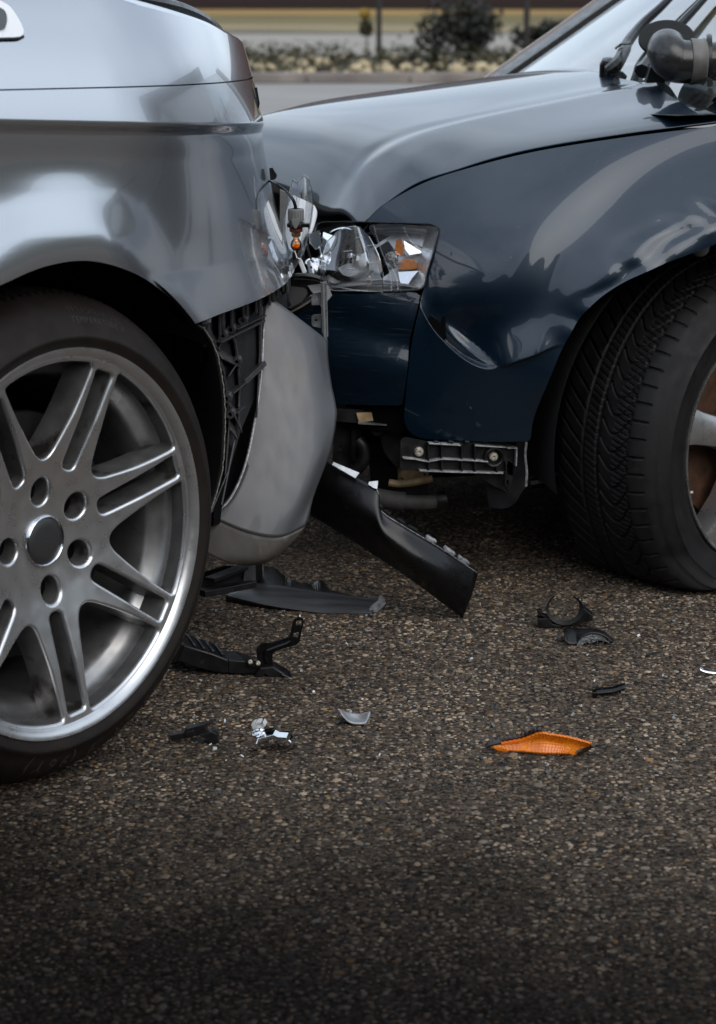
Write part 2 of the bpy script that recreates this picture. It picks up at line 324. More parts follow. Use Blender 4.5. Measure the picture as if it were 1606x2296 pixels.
sheet('ground',-600,600,-600,900,-.03,pm('far ground',(.10,.085,.06),.9,var=.3,vs=.5))
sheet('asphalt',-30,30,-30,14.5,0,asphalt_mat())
sheet('road',-80,80,14.5,21.9,-.004,pm('pale road',(.22,.205,.19),.85,var=.1,vs=.8))
def stones():
    """Flat pebbles standing a little proud of the binder, denser and finer-built near the camera."""
    xs=[];cell=.0066
    ys=np.arange(1.85,4.3,cell);P=[]
    for y in ys:
        hw=.24*y if y<3.7 else .19*y
        x=np.arange(-hw,hw,cell);P.append(np.stack([x,np.full_like(x,y)],-1))
    P=np.concatenate(P);P=P[RNG.random(len(P))<.80];P+=RNG.uniform(-.0036,.0036,P.shape);n=len(P)
    k=6;a=np.linspace(0,2*np.pi,k,endpoint=False)
    R=.0022+.0024*RNG.random(n)**1.6;big=RNG.random(n)<.10;R[big]*=1.6
    el=RNG.uniform(.6,1.,n);rot=RNG.uniform(0,np.pi,n);h=R*RNG.uniform(.06,.22,n)
    rad=RNG.uniform(.78,1.15,(n,k))
    def ring(f,z):
        x=np.cos(a)*rad*f*R[:,None];y=np.sin(a)*rad*f*(R*el)[:,None];c,s_=np.cos(rot)[:,None],np.sin(rot)[:,None]
        return np.stack([P[:,:1]+x*c-y*s_,P[:,1:]+x*s_+y*c,np.broadcast_to(z[:,None],x.shape)],-1)
    tilt=RNG.uniform(-.16,.16,(n,2))
    r0=ring(1.,np.full(n,-.002));r1=ring(.95,h*.55);r2=ring(.62,h)
    for r in (r1,r2): r[...,2]+=((r[...,:2]-P[:,None,:])*tilt[:,None,:]).sum(-1)
    V=np.concatenate([r0,r1,r2],1).reshape(-1,3)
    f=[]
    for j in range(k):
        q=(j+1)%k;f+= [(j,q,k+q),(j,k+q,k+j),(k+j,k+q,2*k+q),(k+j,2*k+q,2*k+j)]
    for j in range(1,k-1): f.append((2*k,2*k+j,2*k+j+1))
    f=np.array(f);T=(f[None]+(np.arange(n)*3*k)[:,None,None]).reshape(-1,3)
    me=bpy.data.meshes.new('aggregate_stones');me.vertices.add(len(V));me.vertices.foreach_set('co',V.astype(np.float32).ravel())
    me.loops.add(T.size);me.loops.foreach_set('vertex_index',T.ravel().astype(np.int32));me.polygons.add(len(T))
    me.polygons.foreach_set('loop_start',np.arange(0,T.size,3,dtype=np.int32));me.polygons.foreach_set('use_smooth',np.ones(len(T),bool))
    me.update(calc_edges=True)
    at=me.attributes.new('tone','FLOAT','POINT');at.data.foreach_set('value',np.repeat(RNG.random(n),3*k).astype(np.float32))
    print('stones',n)
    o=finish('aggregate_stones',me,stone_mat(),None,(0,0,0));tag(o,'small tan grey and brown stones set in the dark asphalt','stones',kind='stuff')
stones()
# ------------------------------------------------------------------ far verge
def strip(name,y0,y1,z,m): return sheet(name,-90,90,y0,y1,z,m)
KERB=pm('kerb stone',(.20,.17,.15),.8,var=.3,vs=3)
m=MB()
kb=[]
for i in range(-40,41):
    mb=MB().box((i*1.0,22.0,.045),(.495,0,0),(0,.09,0),(0,0,.05));kb.append(mb)
kroot=tag(thing('kerb','',None,(0,22.0,-.004)),kind='structure')
for mb in kb: obj('kerb_stone',mb,KERB,kroot,smooth=0,bevel=.012)
strip('soil',22.09,28.4,.02,pm('planted soil',(.055,.045,.025),.95,var=.6,vs=2.2))
strip('footpath',28.4,38.6,.03,pm('pale footpath',(.24,.215,.18),.85,var=.15,vs=.7,aniso=(.15,1,1)))
strip('dark_edging',38.6,39.6,.034,pm('dark edging',(.03,.025,.02),.9))
strip('dry_grass',39.6,46.5,.03,pm('dry grass',(.20,.155,.075),.95,var=.7,vs=1.6,aniso=(.10,1,1)))
strip('olive_grass',46.5,56,.034,pm('olive grass',(.13,.10,.028),.95,var=.85,vs=1.2,aniso=(.12,1,1)))
strip('lit_grass',56,64.5,.038,pm('lit grass',(.30,.185,.055),.95,var=.6,vs=1.0,aniso=(.12,1,1)))  # dry grass with the orange light on it put into the colour
def foliage(mb,c,r,n,size,flat=1.):
    c=np.asarray(c,float);d=RNG.normal(size=(n,3));d/=np.linalg.norm(d,axis=1)[:,None];rr=RNG.random(n)**.45
    p=c+d*rr[:,None]*np.asarray(r);a=RNG.normal(size=(n,3));b=RNG.normal(size=(n,3));a/=np.linalg.norm(a,axis=1)[:,None];b-=a*(a*b).sum(1)[:,None];b/=np.linalg.norm(b,axis=1)[:,None]
    s=size*RNG.uniform(.6,1.3,n)[:,None];V=np.stack([p-a*s,p+b*s*.55,p+a*s,p-b*s*.55],1).reshape(-1,3)
    mb.add(V,[(4*i,4*i+1,4*i+2,4*i+3) for i in range(n)])
LEAF=pm('dark leaves',(.010,.011,.005),.6,var=.6,vs=6)
LEAF2=pm('olive leaves',(.045,.038,.012),.6,var=.6,vs=5)
YEL=pm('yellow leaves',(.32,.20,.02),.6,var=.4,vs=8)
STEM=pm('bark',(.03,.022,.015),.9)
def X(u,Y,v=120): return PY(np.array(float(u)),np.array(float(v)),Y)[0]
def bush(name,label,u,Y,w,h,leaf,n=900,parts=7,size=.035):
    x=X(u,Y);t=thing(name,label,'bush',(x,Y,.02));fo=MB();st=MB()
    for k in range(parts):
        q=np.array([x+RNG.uniform(-.7,.7)*w,Y+RNG.uniform(-.5,.5)*w,.02+h*RNG.uniform(.3,.8)]);foliage(fo,q,(w*.42,w*.4,h*.28),n//parts,size)
        st.tube(np.array([[x+.02*k,Y,.02],(q+[x,Y,.0])/2,q]),[.012,.009,.004],5)
    obj('foliage',fo,leaf,t,smooth=0);obj('stem',st,STEM,t)
bush('bush','large dark bush on the verge between the two far posts',1040,25.6,.55,.80,LEAF,2600,13)
bush('bush','low dark bush at the foot of the right far post',1215,24.6,.34,.5,LEAF,1100)
bush('bush','small dark bush left of the large dark bush on the verge',955,25.0,.18,.18,LEAF,500)
bush('bush','dark bush behind the windscreen pillar of the blue car',1300,26,.3,.45,LEAF2,700)
# sapling by the left post: yellow top above dark leaves
x=X(822,27.6);t=thing('sapling','small sapling with a yellow top beside the left far post','tree',(x,27.6,.02))
fo=MB();foliage(fo,(x,27.6,.39),(.09,.08,.12),260,.03);obj('crown',fo,LEAF2,t,smooth=0)
fo=MB();foliage(fo,(x-.02,27.58,.55),(.07,.06,.06),140,.03);obj('yellow_leaf_cluster',fo,YEL,t,smooth=0)
obj('trunk',MB().tube([(x+.01,27.6,.02),(x,27.6,.3),(x-.01,27.6,.56)],[.012,.01,.006],6),STEM,t)
# verge planting and pale stones
fo=MB()
for k in range(1500):
    y=RNG.uniform(22.2,27.6);x=RNG.uniform(-6,8);h=.05+.14*RNG.random()
    foliage(fo,(x,y,.02+h*.6),(.14,.12,h),9,.035)
tag(obj('ground_cover',fo,LEAF2,smooth=0,loc=(1,24,.02)),'low olive ground cover plants along the far verge','plants',kind='stuff')
ms=MB()
for k in range(560):
    y=RNG.choice([RNG.uniform(22.4,24.2),RNG.uniform(24.5,26.5)],p=[.75,.25]);x=RNG.uniform(-6,8);r=RNG.uniform(.02,.075);a=RNG.random()*6
    ms.lathe([(0.01,0),(r,.0),(r*1.05,r*.4),(r*.75,r*.8),(.008,r*.95)],(x,y,.02+RNG.uniform(0,.07)),(RNG.uniform(-.2,.2),RNG.uniform(-.2,.2),1),7,ref=(math.cos(a),math.sin(a),0))
tag(obj('verge_rocks',ms,pm('pale rocks',(.45,.36,.22),.85,var=.35,vs=5),smooth=50,loc=(1,24,.02)),'pale rounded rocks among the plants on the far verge','rocks',kind='stuff')
POST=pm('dark post',(.018,.014,.012),.6)
for u,Y,w,lab in ((850,27.9,.034,'thin dark post on the far verge beside the yellow topped sapling'),(1180,24.4,.034,'thin dark post on the far verge right of the large dark bush')):
    x=X(u,Y);t=thing('post',lab,'post',(x,Y,.02),'dark posts along the far verge')
    obj('pole',MB().tube([(x,Y,.02),(x,Y,2.3)],w,10),POST,t);obj('cap',MB().lathe([(.002,2.36),(w*1.2,2.33),(w*1.25,2.29),(w,2.285)],(x,Y,0),(0,0,1),10),POST,t)
# long dark red building behind the dry grass
bx=thing('building','long dark red building along the top edge behind the dry grass','building',(0,66,0))
DR=pm('dark red cladding',(.035,.008,.005),.7,var=.3,vs=.6)
obj('core_wall',MB().box((0,69,3.4),(70,0,0),(0,2.9,0),(0,0,3.3)),DARK,bx,smooth=0)
for i in range(-16,17): obj('wall_panel',MB().box((i*3.9,66.05,3.5),(1.93,0,0),(0,.05,0),(0,0,3.2)),DR,bx,smooth=0)
obj('plinth',MB().box((0,66.02,.16),(64,0,0),(0,.08,0),(0,0,.16)),pm('plinth',(.02,.01,.008),.9),bx,smooth=0)
# added unseen banks, highest behind the camera to block low sky and shape reflections
def bank():
    path=cr([(-26,40,0),(-22,18,0),(-20,0,0),(-15,-12,0),(0,-17,0),(14,-15,0),(22,-4,0),(25,14,0),(30,40,0)],24)[:,:2];T=np.gradient(path,axis=0);T/=np.linalg.norm(T,axis=1)[:,None];Nn=np.stack([T[:,1],-T[:,0]],-1)
    rows=[]
    for q,z in ((0,-.02),(1.5,1.6),(3,4.2),(5,5.8),(10,5.2),(22,-.5)):
        r=path-(-Nn)*q*1.;h=z*(1+.75*np.clip(-path[:,1]/9,0,1)*(np.abs(path[:,0])<13))*(1+.3*np.sin(np.arange(len(path))*.21)+.25*np.sin(np.arange(len(path))*.53+1))
        rows.append(np.concatenate([r,h[:,None]],1))
    return np.array(rows)
tag(obj('added_bank',MB().grid(bank()),pm('added bank',(.035,.035,.018),.95,var=.6,vs=.8),smooth=60,loc=(0,0,0)),kind='structure')
# ================================================================== silver car
TH=math.radians(53);W0=np.array([-.370,2.747,.3225]);ES=np.array([math.cos(TH),math.sin(TH),0]);NS=np.array([math.sin(TH),-math.cos(TH),0])
ZC=lambda S:.856-.065*S
def s_surf(S,z):
    t=np.maximum(0,S-.1);k=.52+.75*np.clip(z-.6,-.15,.22);d=k*t*t
    a=z-ZC(S);d=d+np.where(a>0,.22*a+.9*a*a,0)
    r=np.hypot(S,z-.33);fl=np.exp(-((r-.36)/.075)**2)*sst(.2,.3,z)*(1-.72*sst(.06,.26,S))
    b=np.clip(ZC(S)-z,0,9)
    d=d+.009*sst(0,.018,b)+.11*np.minimum(b,.2)*sst(0,.05,b)-.010*sst(.15,.3,b)-.040*fl*sst(0.,.08,b)
    return d+.35*np.clip(.45-z,0,1)**2
SF=Frame((W0[0],W0[1],0),ES,NS,s_surf)
silver=thing('silver_car','silver car cropped by the left edge with its rear bumper corner torn away','car',(W0[0],W0[1],0))
tip=SF.hsz([(430,728)])[0]
arch_px=cr([(0,640),(100,598),(200,585),(300,612),(380,667),(430,728)],8);arch=SF.hsz(arch_px)
rr_=np.hypot(arch[:,0],arch[:,1]-.33)
aL=[(rr_[0]*math.sin(t),.33+rr_[0]*math.cos(t)) for t in np.linspace(-1.75,math.atan2(arch[0,0],arch[0,1]-.33)-.06,24)]
SEAM=lambda S:.8935-.024*S
TOPZ=lambda S:np.interp(S,[-.75,-.2,.0,.211,.594,.72,1.02],[1.16,1.10,1.055,.992,.934,.925,.91])
bot=[tuple(p) for p in resample(np.array([tip,(.36,.570),(.5,.568),(.7,.566),(.83,.568),(.875,.578),(.90,.60),(.91,.63)]),.012,False)[1:]]
endS=1.02
low=aL+[tuple(p) for p in arch]+bot+[(.93,.66),(endS,.66)]+[(s,SEAM(s)-.0009) for s in np.linspace(endS,-.75,120)]+[(-.75,.4)]
low=[low[0]]+low[1:]
# the wheel opening of the part in front of the frame: close below the arch start
low=[(-.75,.33+rr_[0]*math.cos(1.75))]+low[:-1]
skin('quarter_panel',low,SF,s_surf,SILVER,silver,.009,.02,line=ZC)
up=[(s,SEAM(s)+.0009) for s in np.linspace(-.75,endS,120)]+[(s,float(TOPZ(s))) for s in np.linspace(endS,-.75,120)]
skin('rear_pillar',up,SF,s_surf,SILVER,silver,.010,.012)
obj('panel_gap',MB().grid(np.array([[SF.P(s,SEAM(s)+q,.005) for s in np.linspace(-.75,endS,60)] for q in (-.01,.01)])),SILVER,silver)
# rolled top edge over to the boot lid and rear window
ss=np.linspace(-.75,endS,70);tz=TOPZ(ss);base=s_surf(ss,tz)
obj('boot_lid',MB().grid(np.array([SF.w(ss,tz+dz,base+dd) for dd,dz in ((0,0),(.008,.006),(.02,.010),(.05,.014),(.12,.02),(.5,.03),(1.0,.03),(1.25,.0))])),SILVER,silver,smooth=60)
ws=np.linspace(.24,.60,20);wz=TOPZ(ws);wb=s_surf(ws,wz)
obj('rear_window_seal',MB().tube(SF.w(ws,wz+.012+.008*np.sin(np.linspace(0,3.1,20)),wb+.04),.009,8),GLOSSB,silver)
# window corner at the upper left
wc=cr([(-160,-70),(-60,-30),(0,0),(24,16),(42,42),(53,66),(50,79),(36,83),(0,84),(-160,88)],5)
wc=np.concatenate([wc,[(-170,0)]]);wsz=SF.hsz(wc,-.004)
inn=SF.hsz(np.concatenate([cr([(-160,-50),(-60,-12),(-8,14),(8,24),(13,40),(10,58),(0,66),(-60,70),(-160,72)],5),[(-168,0)]]),-.004)
skin('window_trim',wsz,SF,s_surf,WHITE,silver,.01,.006,off=-.004)
skin('quarter_window',inn,SF,s_surf,SIDEGL,silver,.01,.004,off=-.0065)
obj('trim_shadow_gap',MB().tube(SF.P(*SF.hsz(cr([(-160,92),(0,88),(38,87),(52,82)],6),-.002).T,-.002),.0022,6),GLOSSB,silver)
# wheel opening: turned-in lip, liner, inner wall
WA=W0+UP*.0075;th_=np.linspace(-1.9,.98,50);rl=.372
arcs=np.array([[WA+ES*(r*math.sin(t))+UP*(r*math.cos(t))-NS*d for t in th_] for r,d in ((.362,.012),(.372,.03),(.385,.10),(.385,.32))])
obj('wheel_liner',MB().grid(arcs),FELT,silver,smooth=60)
obj('inner_wall',MB().lathe([(.001,-.44),(.43,-.44),(.43,-.40)],W0,NS,40),DARK,silver)
fl=lattice([[(372,690,3.22),(415,700,3.12),(445,726,3.02),(458,733,3.00)],[(395,800,3.26),(440,790,3.16),(475,785,3.06),(487,790,3.03)],[(410,900,3.28),(455,895,3.18),(492,895,3.08),(505,900,3.045)],
 [(415,1010,3.28),(455,1010,3.18),(492,1015,3.08),(503,1015,3.045)],[(415,1090,3.27),(450,1090,3.17),(480,1092,3.08),(491,1090,3.045)],[(405,1190,3.26),(430,1190,3.15),(455,1178,3.07),(466,1165,3.04)]],6,6)
dimp=fl.copy();hh=np.sin(np.linspace(0,9,fl.shape[0]))[:,None]*np.sin(np.linspace(0,7,fl.shape[1]))[None]*.006;dimp[...,1]+=hh
obj('felt_liner',MB().grid(dimp),FELT,silver,smooth=80,solid=.004)
wl=fl[:,-1]+np.array([0,-.004,0]);wl=resample(wl,.006,False);wl[:,0]+=RNG.normal(size=len(wl))*.0004
obj('welt_seam',MB().tube(wl,.0008,5),pm('pale thread',(.24,.23,.20),.9,var=.6,vs=300),silver)
# ---- bumper carrier: black ribbed plastic behind the torn edge
Yc=lambda u:2.99+(np.asarray(u,float)-430)*.0023
ve=lambda u:np.interp(u,[430,455,520,600,640],[735,724,682,628,603])
cp_=lambda u,v,o=0.:PY(np.asarray(u,float),np.asarray(v,float),Yc(u)+o)
mb=MB();us=np.linspace(448,648,30)
mb.grid(np.array([cp_(us,ve(us)-26,.035),cp_(us,ve(us)+30,.045),cp_(us,ve(us)+85,.05)]));obj('carrier_shelf',mb,CARR,silver,solid=.003)
cells=[(463,490),(497,517),(524,541),(548,571),(578,600),(608,618),(626,642)]
for a,b in cells:
    q=[(a,ve(a)-6),(b,ve(b)-6),(b-1,ve(b)+52),((a+b)/2,ve((a+b)/2)+58),(a+2,ve(a)+50)]
    mbx=MB();lo=np.array([cp_(u,v,.02) for u,v in resample(q,5)]);n_=len(lo);c=lo.mean(0)
    inn_=c+(lo-c)*.72+np.array([0,.022,0]);mbx.grid(np.array([np.r_[lo,lo[:1]],np.r_[inn_,inn_[:1]]]));mbx.add(inn_,[tuple(range(n_))]);obj('carrier_cell',mbx,CARR,silver,smooth=30,bevel=.001)
for u in (459,467,493,500,519,545,553,574,581,604,612,622,634,643):
    v0=float(ve(u))-14;v1=float(ve(u))+46+8*math.sin(u)
    r_=obj('rib',MB().bar(cp_(u,v0,-.002),cp_(u+2,v1,-.002),.0036,.04,(0,1,0)),CARR,silver,smooth=0,bevel=.0008)
    obj('snap_tab',MB().box(cp_(u,v0+13,-.024),(.0038,0,0),(0,.004,0),(0,0,.0045)),GREYP if u in(467,500,553,581,612) else CARR,r_,smooth=0,bevel=.0008)
T6=lambda x,y:(392.4+.3907*x,560.6+.3907*y)
bars=[((230,525),(480,402),13),((180,430),(235,540),12),((230,540),(280,690),10),((280,690),(302,850),10),((302,850),(312,1010),9),((312,1010),(290,1300),9),((290,1300),(190,1540),9),
 ((275,490),(245,595),9),((340,500),(362,640),12),((362,640),(372,780),12),((372,780),(365,1000),9),((250,590),(356,642),9),((356,642),(285,752),8),((300,832),(372,770),9),((302,855),(378,1015),7),((372,770),(488,660),30),
 ((320,452),(340,510),12),((390,402),(342,515),8),((320,452),(488,372),9),((318,945),(365,905),6),((265,1480),(340,1110),10),((488,300),(490,700),14),((310,1000),(345,1050),10),((500,320),(470,960),9)]
for (a,b,w) in bars:
    (u0,v0),(u1,v1)=T6(*a),T6(*b);ww=w*.3907*Yc(u0)/5000
    obj('truss_rib',MB().bar(cp_(u0,v0,.015),cp_(u1,v1,.015),ww,.022,(0,1,0)),CARR,silver,smooth=0,bevel=.0008)
for x,y in ((275,490),(390,402),(320,455),(300,850),(318,940),(355,640)):
    u,v=T6(x,y);obj('boss',MB().lathe([(.003,.0),(.003,.006),(.0065,.006),(.0075,.0),(.0075,-.02)],cp_(u,v,-.004),(0,-1,0),14),CARR,silver,smooth=40)
pt=[(458,730),(520,690),(600,640),(642,610),(645,720),(600,820),(545,950),(512,1062),(470,1150),(492,1080),(506,1000),(506,890),(490,790)]
obj('carrier_plate',MB().prism([cp_(u,v,.034) for u,v in resample(pt,12)],(0,.004,0)),pm('dark ribbed backing',(.012,.012,.0125),.55,var=.5,vs=60,bump=.2,bs=300),silver,smooth=0)
bk=[(470,760),(650,640),(655,1010),(600,1120),(480,1180)]
obj('carrier_back',MB().prism([cp_(u,v,.14) for u,v in bk],(0,.01,0)),DARK,silver,smooth=0)
ex=PY(np.array([538,543,552,566,580.]),np.array([1110,1060,1010,965,930.]),np.array([3.42,3.42,3.43,3.45,3.47]))
obj('exhaust_pipe',MB().tube(cr(ex,4),.018,14),pm('sooty exhaust',(.14,.14,.14),.45,.6,var=.3,vs=20),silver)
# ---- hanging bumper corner
cov=[[(587,660,3.415),(630,686,3.425),(690,732,3.45),(732,765,3.475)],[(593,720,3.398),(640,745,3.402),(700,785,3.43),(733,810,3.46)],[(591,800,3.382),(640,820,3.382),(703,850,3.405),(741,865,3.445)],
[(585,870,3.368),(640,890,3.366),(706,905,3.388),(750,907,3.43)],[(573,950,3.352),(640,955,3.347),(706,960,3.370),(752,940,3.415)],[(552,1045,3.335),(622,1048,3.327),(695,1045,3.350),(738,1010,3.40)],
[(519,1118,3.315),(592,1135,3.303),(662,1138,3.325),(703,1105,3.375)],[(474,1162,3.295),(552,1195,3.280),(622,1205,3.297),(682,1180,3.345)],[(458,1195,3.285),(520,1238,3.268),(585,1250,3.277),(630,1236,3.315)],[(440,1226,3.275),(490,1252,3.262),(540,1264,3.262),(592,1262,3.285)]]
cov=[[(u,v,3.415-.00027*(v-660)+.062*(j/3)**1.6*(1-(v-660)/1150)) for j,(u,v,_) in enumerate(r)] for r in cov]
cv=lattice(cov,7,8);edge=cv[:,:1]+np.array([0,.03,0])+0*cv[:,:1]
lip=np.concatenate([cv[:,:1]+np.array([.002,.028,0]),cv[:,:1]+np.array([-.0015,.010,0]),cv[:,:1]+np.array([-.0008,.002,0])],1)
full=np.concatenate([lip,cv],1)
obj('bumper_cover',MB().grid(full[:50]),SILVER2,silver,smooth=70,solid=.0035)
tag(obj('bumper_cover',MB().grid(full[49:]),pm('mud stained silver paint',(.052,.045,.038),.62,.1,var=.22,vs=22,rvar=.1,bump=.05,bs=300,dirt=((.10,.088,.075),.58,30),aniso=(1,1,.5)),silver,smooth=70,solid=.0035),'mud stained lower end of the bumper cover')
for (a_,b_) in (((600,900),(575,985)),((622,800),(640,760)),((610,1150),(632,1080)),((590,745),(596,720))):
    ss_=np.linspace(0,1,5)[:,None];i_=[np.argmin(((cv-PY(np.array(float(a_[0]+(b_[0]-a_[0])*t)),np.array(float(a_[1]+(b_[1]-a_[1])*t)),3.36))[...,[0,2]]**2).sum(-1)) for t in ss_[:,0]]
    obj('scratch',MB().tube(cr(cv.reshape(-1,3)[i_]+np.array([0,-.0006,0]),3),[.0012]*13,4),BLACK,silver)
PALE=pm('chipped pale edge',(.42,.42,.43),.5,.2,var=.5,vs=200)
obj('chipped_edge',MB().tube(cv[:,0]+np.array([-.0012,-.0016,0]),.0022,6),PALE,silver)
obj('chipped_edge',MB().tube(np.concatenate([cv[0],cv[1:30,-1]])+np.array([.0005,-.0006,0]),.0009,6),PALE,silver)
# metal bracket standing at the top of the torn corner
pb=PY(np.array(725.),np.array(700.),3.50)
br=MB().plate([(719,633),(732,634),(734,765),(727,758),(722,742)],pb,(0,-1,.0),.004)
obj('corner_bracket',br,STEEL,silver,smooth=0,bevel=.001)
obj('bracket_fold',MB().plate([(719,633),(724,633),(727,757),(722,742)],pb+np.array([0,-.004,0]),(-.5,-.8,0),.012),GREYP,silver,smooth=0)
hole=lambda u,v,r,n=10,e=1.:[(u+r*math.cos(t),v+r*e*math.sin(t)) for t in np.linspace(0,2*math.pi,n,endpoint=False)]
obj('bracket_tab',MB().plate([(703,657),(720,655),(720,684),(699,684),(699,662)],pb+np.array([0,.004,0]),(0,-1,0),.003,[hole(707,667,3.2)]),STEEL,silver,smooth=0)
obj('bracket_tab',MB().plate([(720,705),(720,736),(701,731),(699,726),(699,710),(703,706)],pb+np.array([0,.004,0]),(0,-1,0),.003,[hole(709,718,3.2)]),STEEL,silver,smooth=0)
# black clip and lamp remains on the rear edge
cl=PY(np.array(614.),np.array(390.),3.45)
obj('edge_clip',MB().plate([(604,377),(611,376),(619,389),(621,397),(616,403),(606,404)],cl,(0,-1,0),.02),BLACK,silver,smooth=0,bevel=.001)
tl=PY(np.array(577.),np.array(250.),3.36)
obj('tail_lamp',MB().plate([(572,246),(579,250),(580,278),(575,284)],tl,(0,-1,0),.03),pm('amber lamp remnant',(.25,.06,.01),.2,coat=.6),silver,smooth=0,bevel=.0008)
obj('lamp_seal',MB().tube(PY(np.array([574,577,580,577.]),np.array([196,215,232,245.]),3.37),.0022,6),GLOSSB,silver)
# undertray remains under the torn corner
ut=MB();Yt=3.36
ut.plate([(452,1284),(505,1268),(548,1270),(552,1300),(500,1318),(452,1334)],PY(np.array(500.),np.array(1300.),Yt),(.1,-.8,.55),.006)
obj('undertray',ut,BLACK,silver,smooth=0,bevel=.001)
obj('undertray_rib',MB().bar(PY(np.array(452.),np.array(1330.),3.30),PY(np.array(568.),np.array(1308.),3.36),.010,.02),BLACK,silver,smooth=0,bevel=.001)
obj('undertray_flap',MB().plate([(551,1266),(573,1262),(574,1300),(560,1320),(544,1318)],PY(np.array(560.),np.array(1300.),3.36),(.35,-1,0),.004),pm('scuffed grey plastic',(.05,.05,.055),.6,var=.4,vs=150),silver,smooth=0,bevel=.001)
obj('undertray_rib',MB().bar(PY(np.array(470.),np.array(1300.),3.29),PY(np.array(545.),np.array(1272.),3.36),.006,.02),BLACK,silver,smooth=0,bevel=.001)
# ---- rest of the body, outside the frame (closes the car so that no light leaks under it)
def sec(S,z,d): return SF.w(S,z,d)
rows=[]
for S in (-.75,-1.2,-1.8,-2.4,-3.0,-3.5):
    tk=0 if S>-2.9 else (abs(S)-2.9)*.6
    rows.append([sec(S,z,d) for z,d in ((.22,.02+tk),(.45,.0+tk),(.84,.005+tk),(.90,.04+tk),(1.0,.10+tk),(1.32-.1*tk,.25+tk),(1.36-.3*tk,.6),(1.36-.3*tk,1.2),(1.0,1.65-tk),(.45,1.78-tk),(.22,1.75-tk))])
obj('body_shell',MB().grid(np.array(rows)),SILVER,silver,smooth=40)
obj('underbody',MB().box(SF.w(-1.5,.27,.98),ES*2.3,NS*.60,UP*.05),DARK,silver,smooth=0)
obj('rear_structure',MB().prism([SF.w(s,.25,d) for s,d in ((.42,.32),(.95,.53),(1.0,.9),(.95,1.5),(-.5,1.6),(-.5,.36))],(0,0,.62)),DARK,silver,smooth=0)
# ------------------------------------------------------------------ silver car's wheel
wheel=tag(bpy.data.objects.new('wheel',None));COL.objects.link(wheel);wheel.parent=silver
KW=1.018
def RS(prof): p=np.array(prof,float);p[:,0]*=KW;return p
def TR(r): r=np.asarray(r,float);return np.where(r<.25,r*KW,.2545+(r-.25)*.84)
def wl_(a,b,c): return W0+np.asarray(a,float)[...,None]*ES+np.asarray(b,float)[...,None]*UP+np.asarray(c,float)[...,None]*NS
RL=.2485
tyr=MB();prof=[(.236,-.03),(.242,-.006),(.250,.002),(.257,.003),(.262,.0065),(.267,.006),(.271,.001),(.284,-.004),(.298,-.012),(.309,-.022),(.3175,-.033),(.3235,-.044)]
prof=np.array(prof);prof[:,0]=TR(prof[:,0])
side=prof;na=360
tyr.lathe(side,W0,NS,na)
# tread: modelled grooves on the shoulder and crown
nt_,nc_=1080,46;ang=np.linspace(0,2*np.pi,nt_,endpoint=False);cc=np.linspace(-.044,-.235,nc_)
Rb=.3300-.0065*np.clip((cc+.066)/.022,0,1)**2-.010*np.clip((-.205-cc)/.03,0,1)**2
A,Cc=np.meshgrid(ang,cc,indexing='ij');arc=A*.33
dep=np.zeros_like(A)
for c0,w in ((-.062,.0045),(-.105,.0055),(-.152,.0055),(-.196,.0045)): dep+=.006*np.exp(-((Cc-c0)/w)**4)
lat=np.abs(((arc+.25*(Cc+.13)**1*np.sign(Cc+.13)*1.0)/.0288)%1-.5);dep=np.maximum(dep,.005*(lat<.055)*(np.abs(Cc+.13)>.03))
lat2=np.abs(((arc+.3*Cc)/.0144)%1-.5);dep=np.maximum(dep,.0045*(lat2<.10)*(Cc>-.074))
R=TR(Rb[None]-dep)
pp=wl_(R*np.sin(A),R*np.cos(A),Cc);tyr.grid(np.swapaxes(np.concatenate([pp],0),0,1),wrap=True)
tyr.lathe([(.3120,-.238),(.296,-.25),(.26,-.25),(.235,-.23)],W0,NS,120)
for V in tyr.V: V[:,2]=np.maximum(V[:,2],.0015)
obj('tyre',tyr,RUBBERB,wheel,smooth=50)
# rim barrel and lip
obj('rim_barrel',MB().lathe(RS([(.2395,-.012),(.2440,-.003),(RL,.0015),(.2475,.0035),(.2440,.0030),(.2365,-.0015),(.2325,-.0065),(.2300,-.016)]),W0,NS,160,flip=True),ALLOY,wheel,smooth=50)
obj('rim_barrel',MB().lathe(RS([(.2300,-.016),(.2275,-.034),(.2215,-.046),(.2140,-.052),(.2085,-.062),(.2060,-.085),(.2050,-.15),(.2120,-.21),(.2250,-.225)]),W0,NS,160,flip=True),pm('dull barrel alloy',(.34,.335,.33),.33,.85,var=.2,vs=25,rvar=.08),wheel,smooth=50)
# spoke face with seven double spokes, cut windows, bolt holes
cface=lambda r:np.interp(r,[0,.04,.075,.11,.16,.21,.2325,.2375],[-.042,-.041,-.036,-.027,-.0155,-.0075,-.0045,-.0035])
holes=[];deps=[]
A0=68.
def rot(P,deg):
    t=math.radians(deg);c,s_=math.cos(t),math.sin(t);P=np.asarray(P,float);return np.stack([P[:,0]*c-P[:,1]*s_,P[:,0]*s_+P[:,1]*c],-1)
def rounded(P,rad):
    P=np.asarray(P,float);o=[];n=len(P)
    for i in range(n):
        a,b,c=P[i-1],P[i],P[(i+1)%n];d1=a-b;d2=c-b;l1=np.linalg.norm(d1);l2=np.linalg.norm(d2)
        k=rad[i] if hasattr(rad,'__len__') else rad
        k1=min(k,l1*.48);k2=min(k,l2*.48);p=b+d1/l1*k1;q=b+d2/l2*k2
        for t in np.linspace(0,1,6): o.append((1-t)**2*p+2*t*(1-t)*b+t*t*q)
    return np.array(o)
off=lambda r:.0248+.012*np.clip((.235-r)/.115,0,1)**2.2
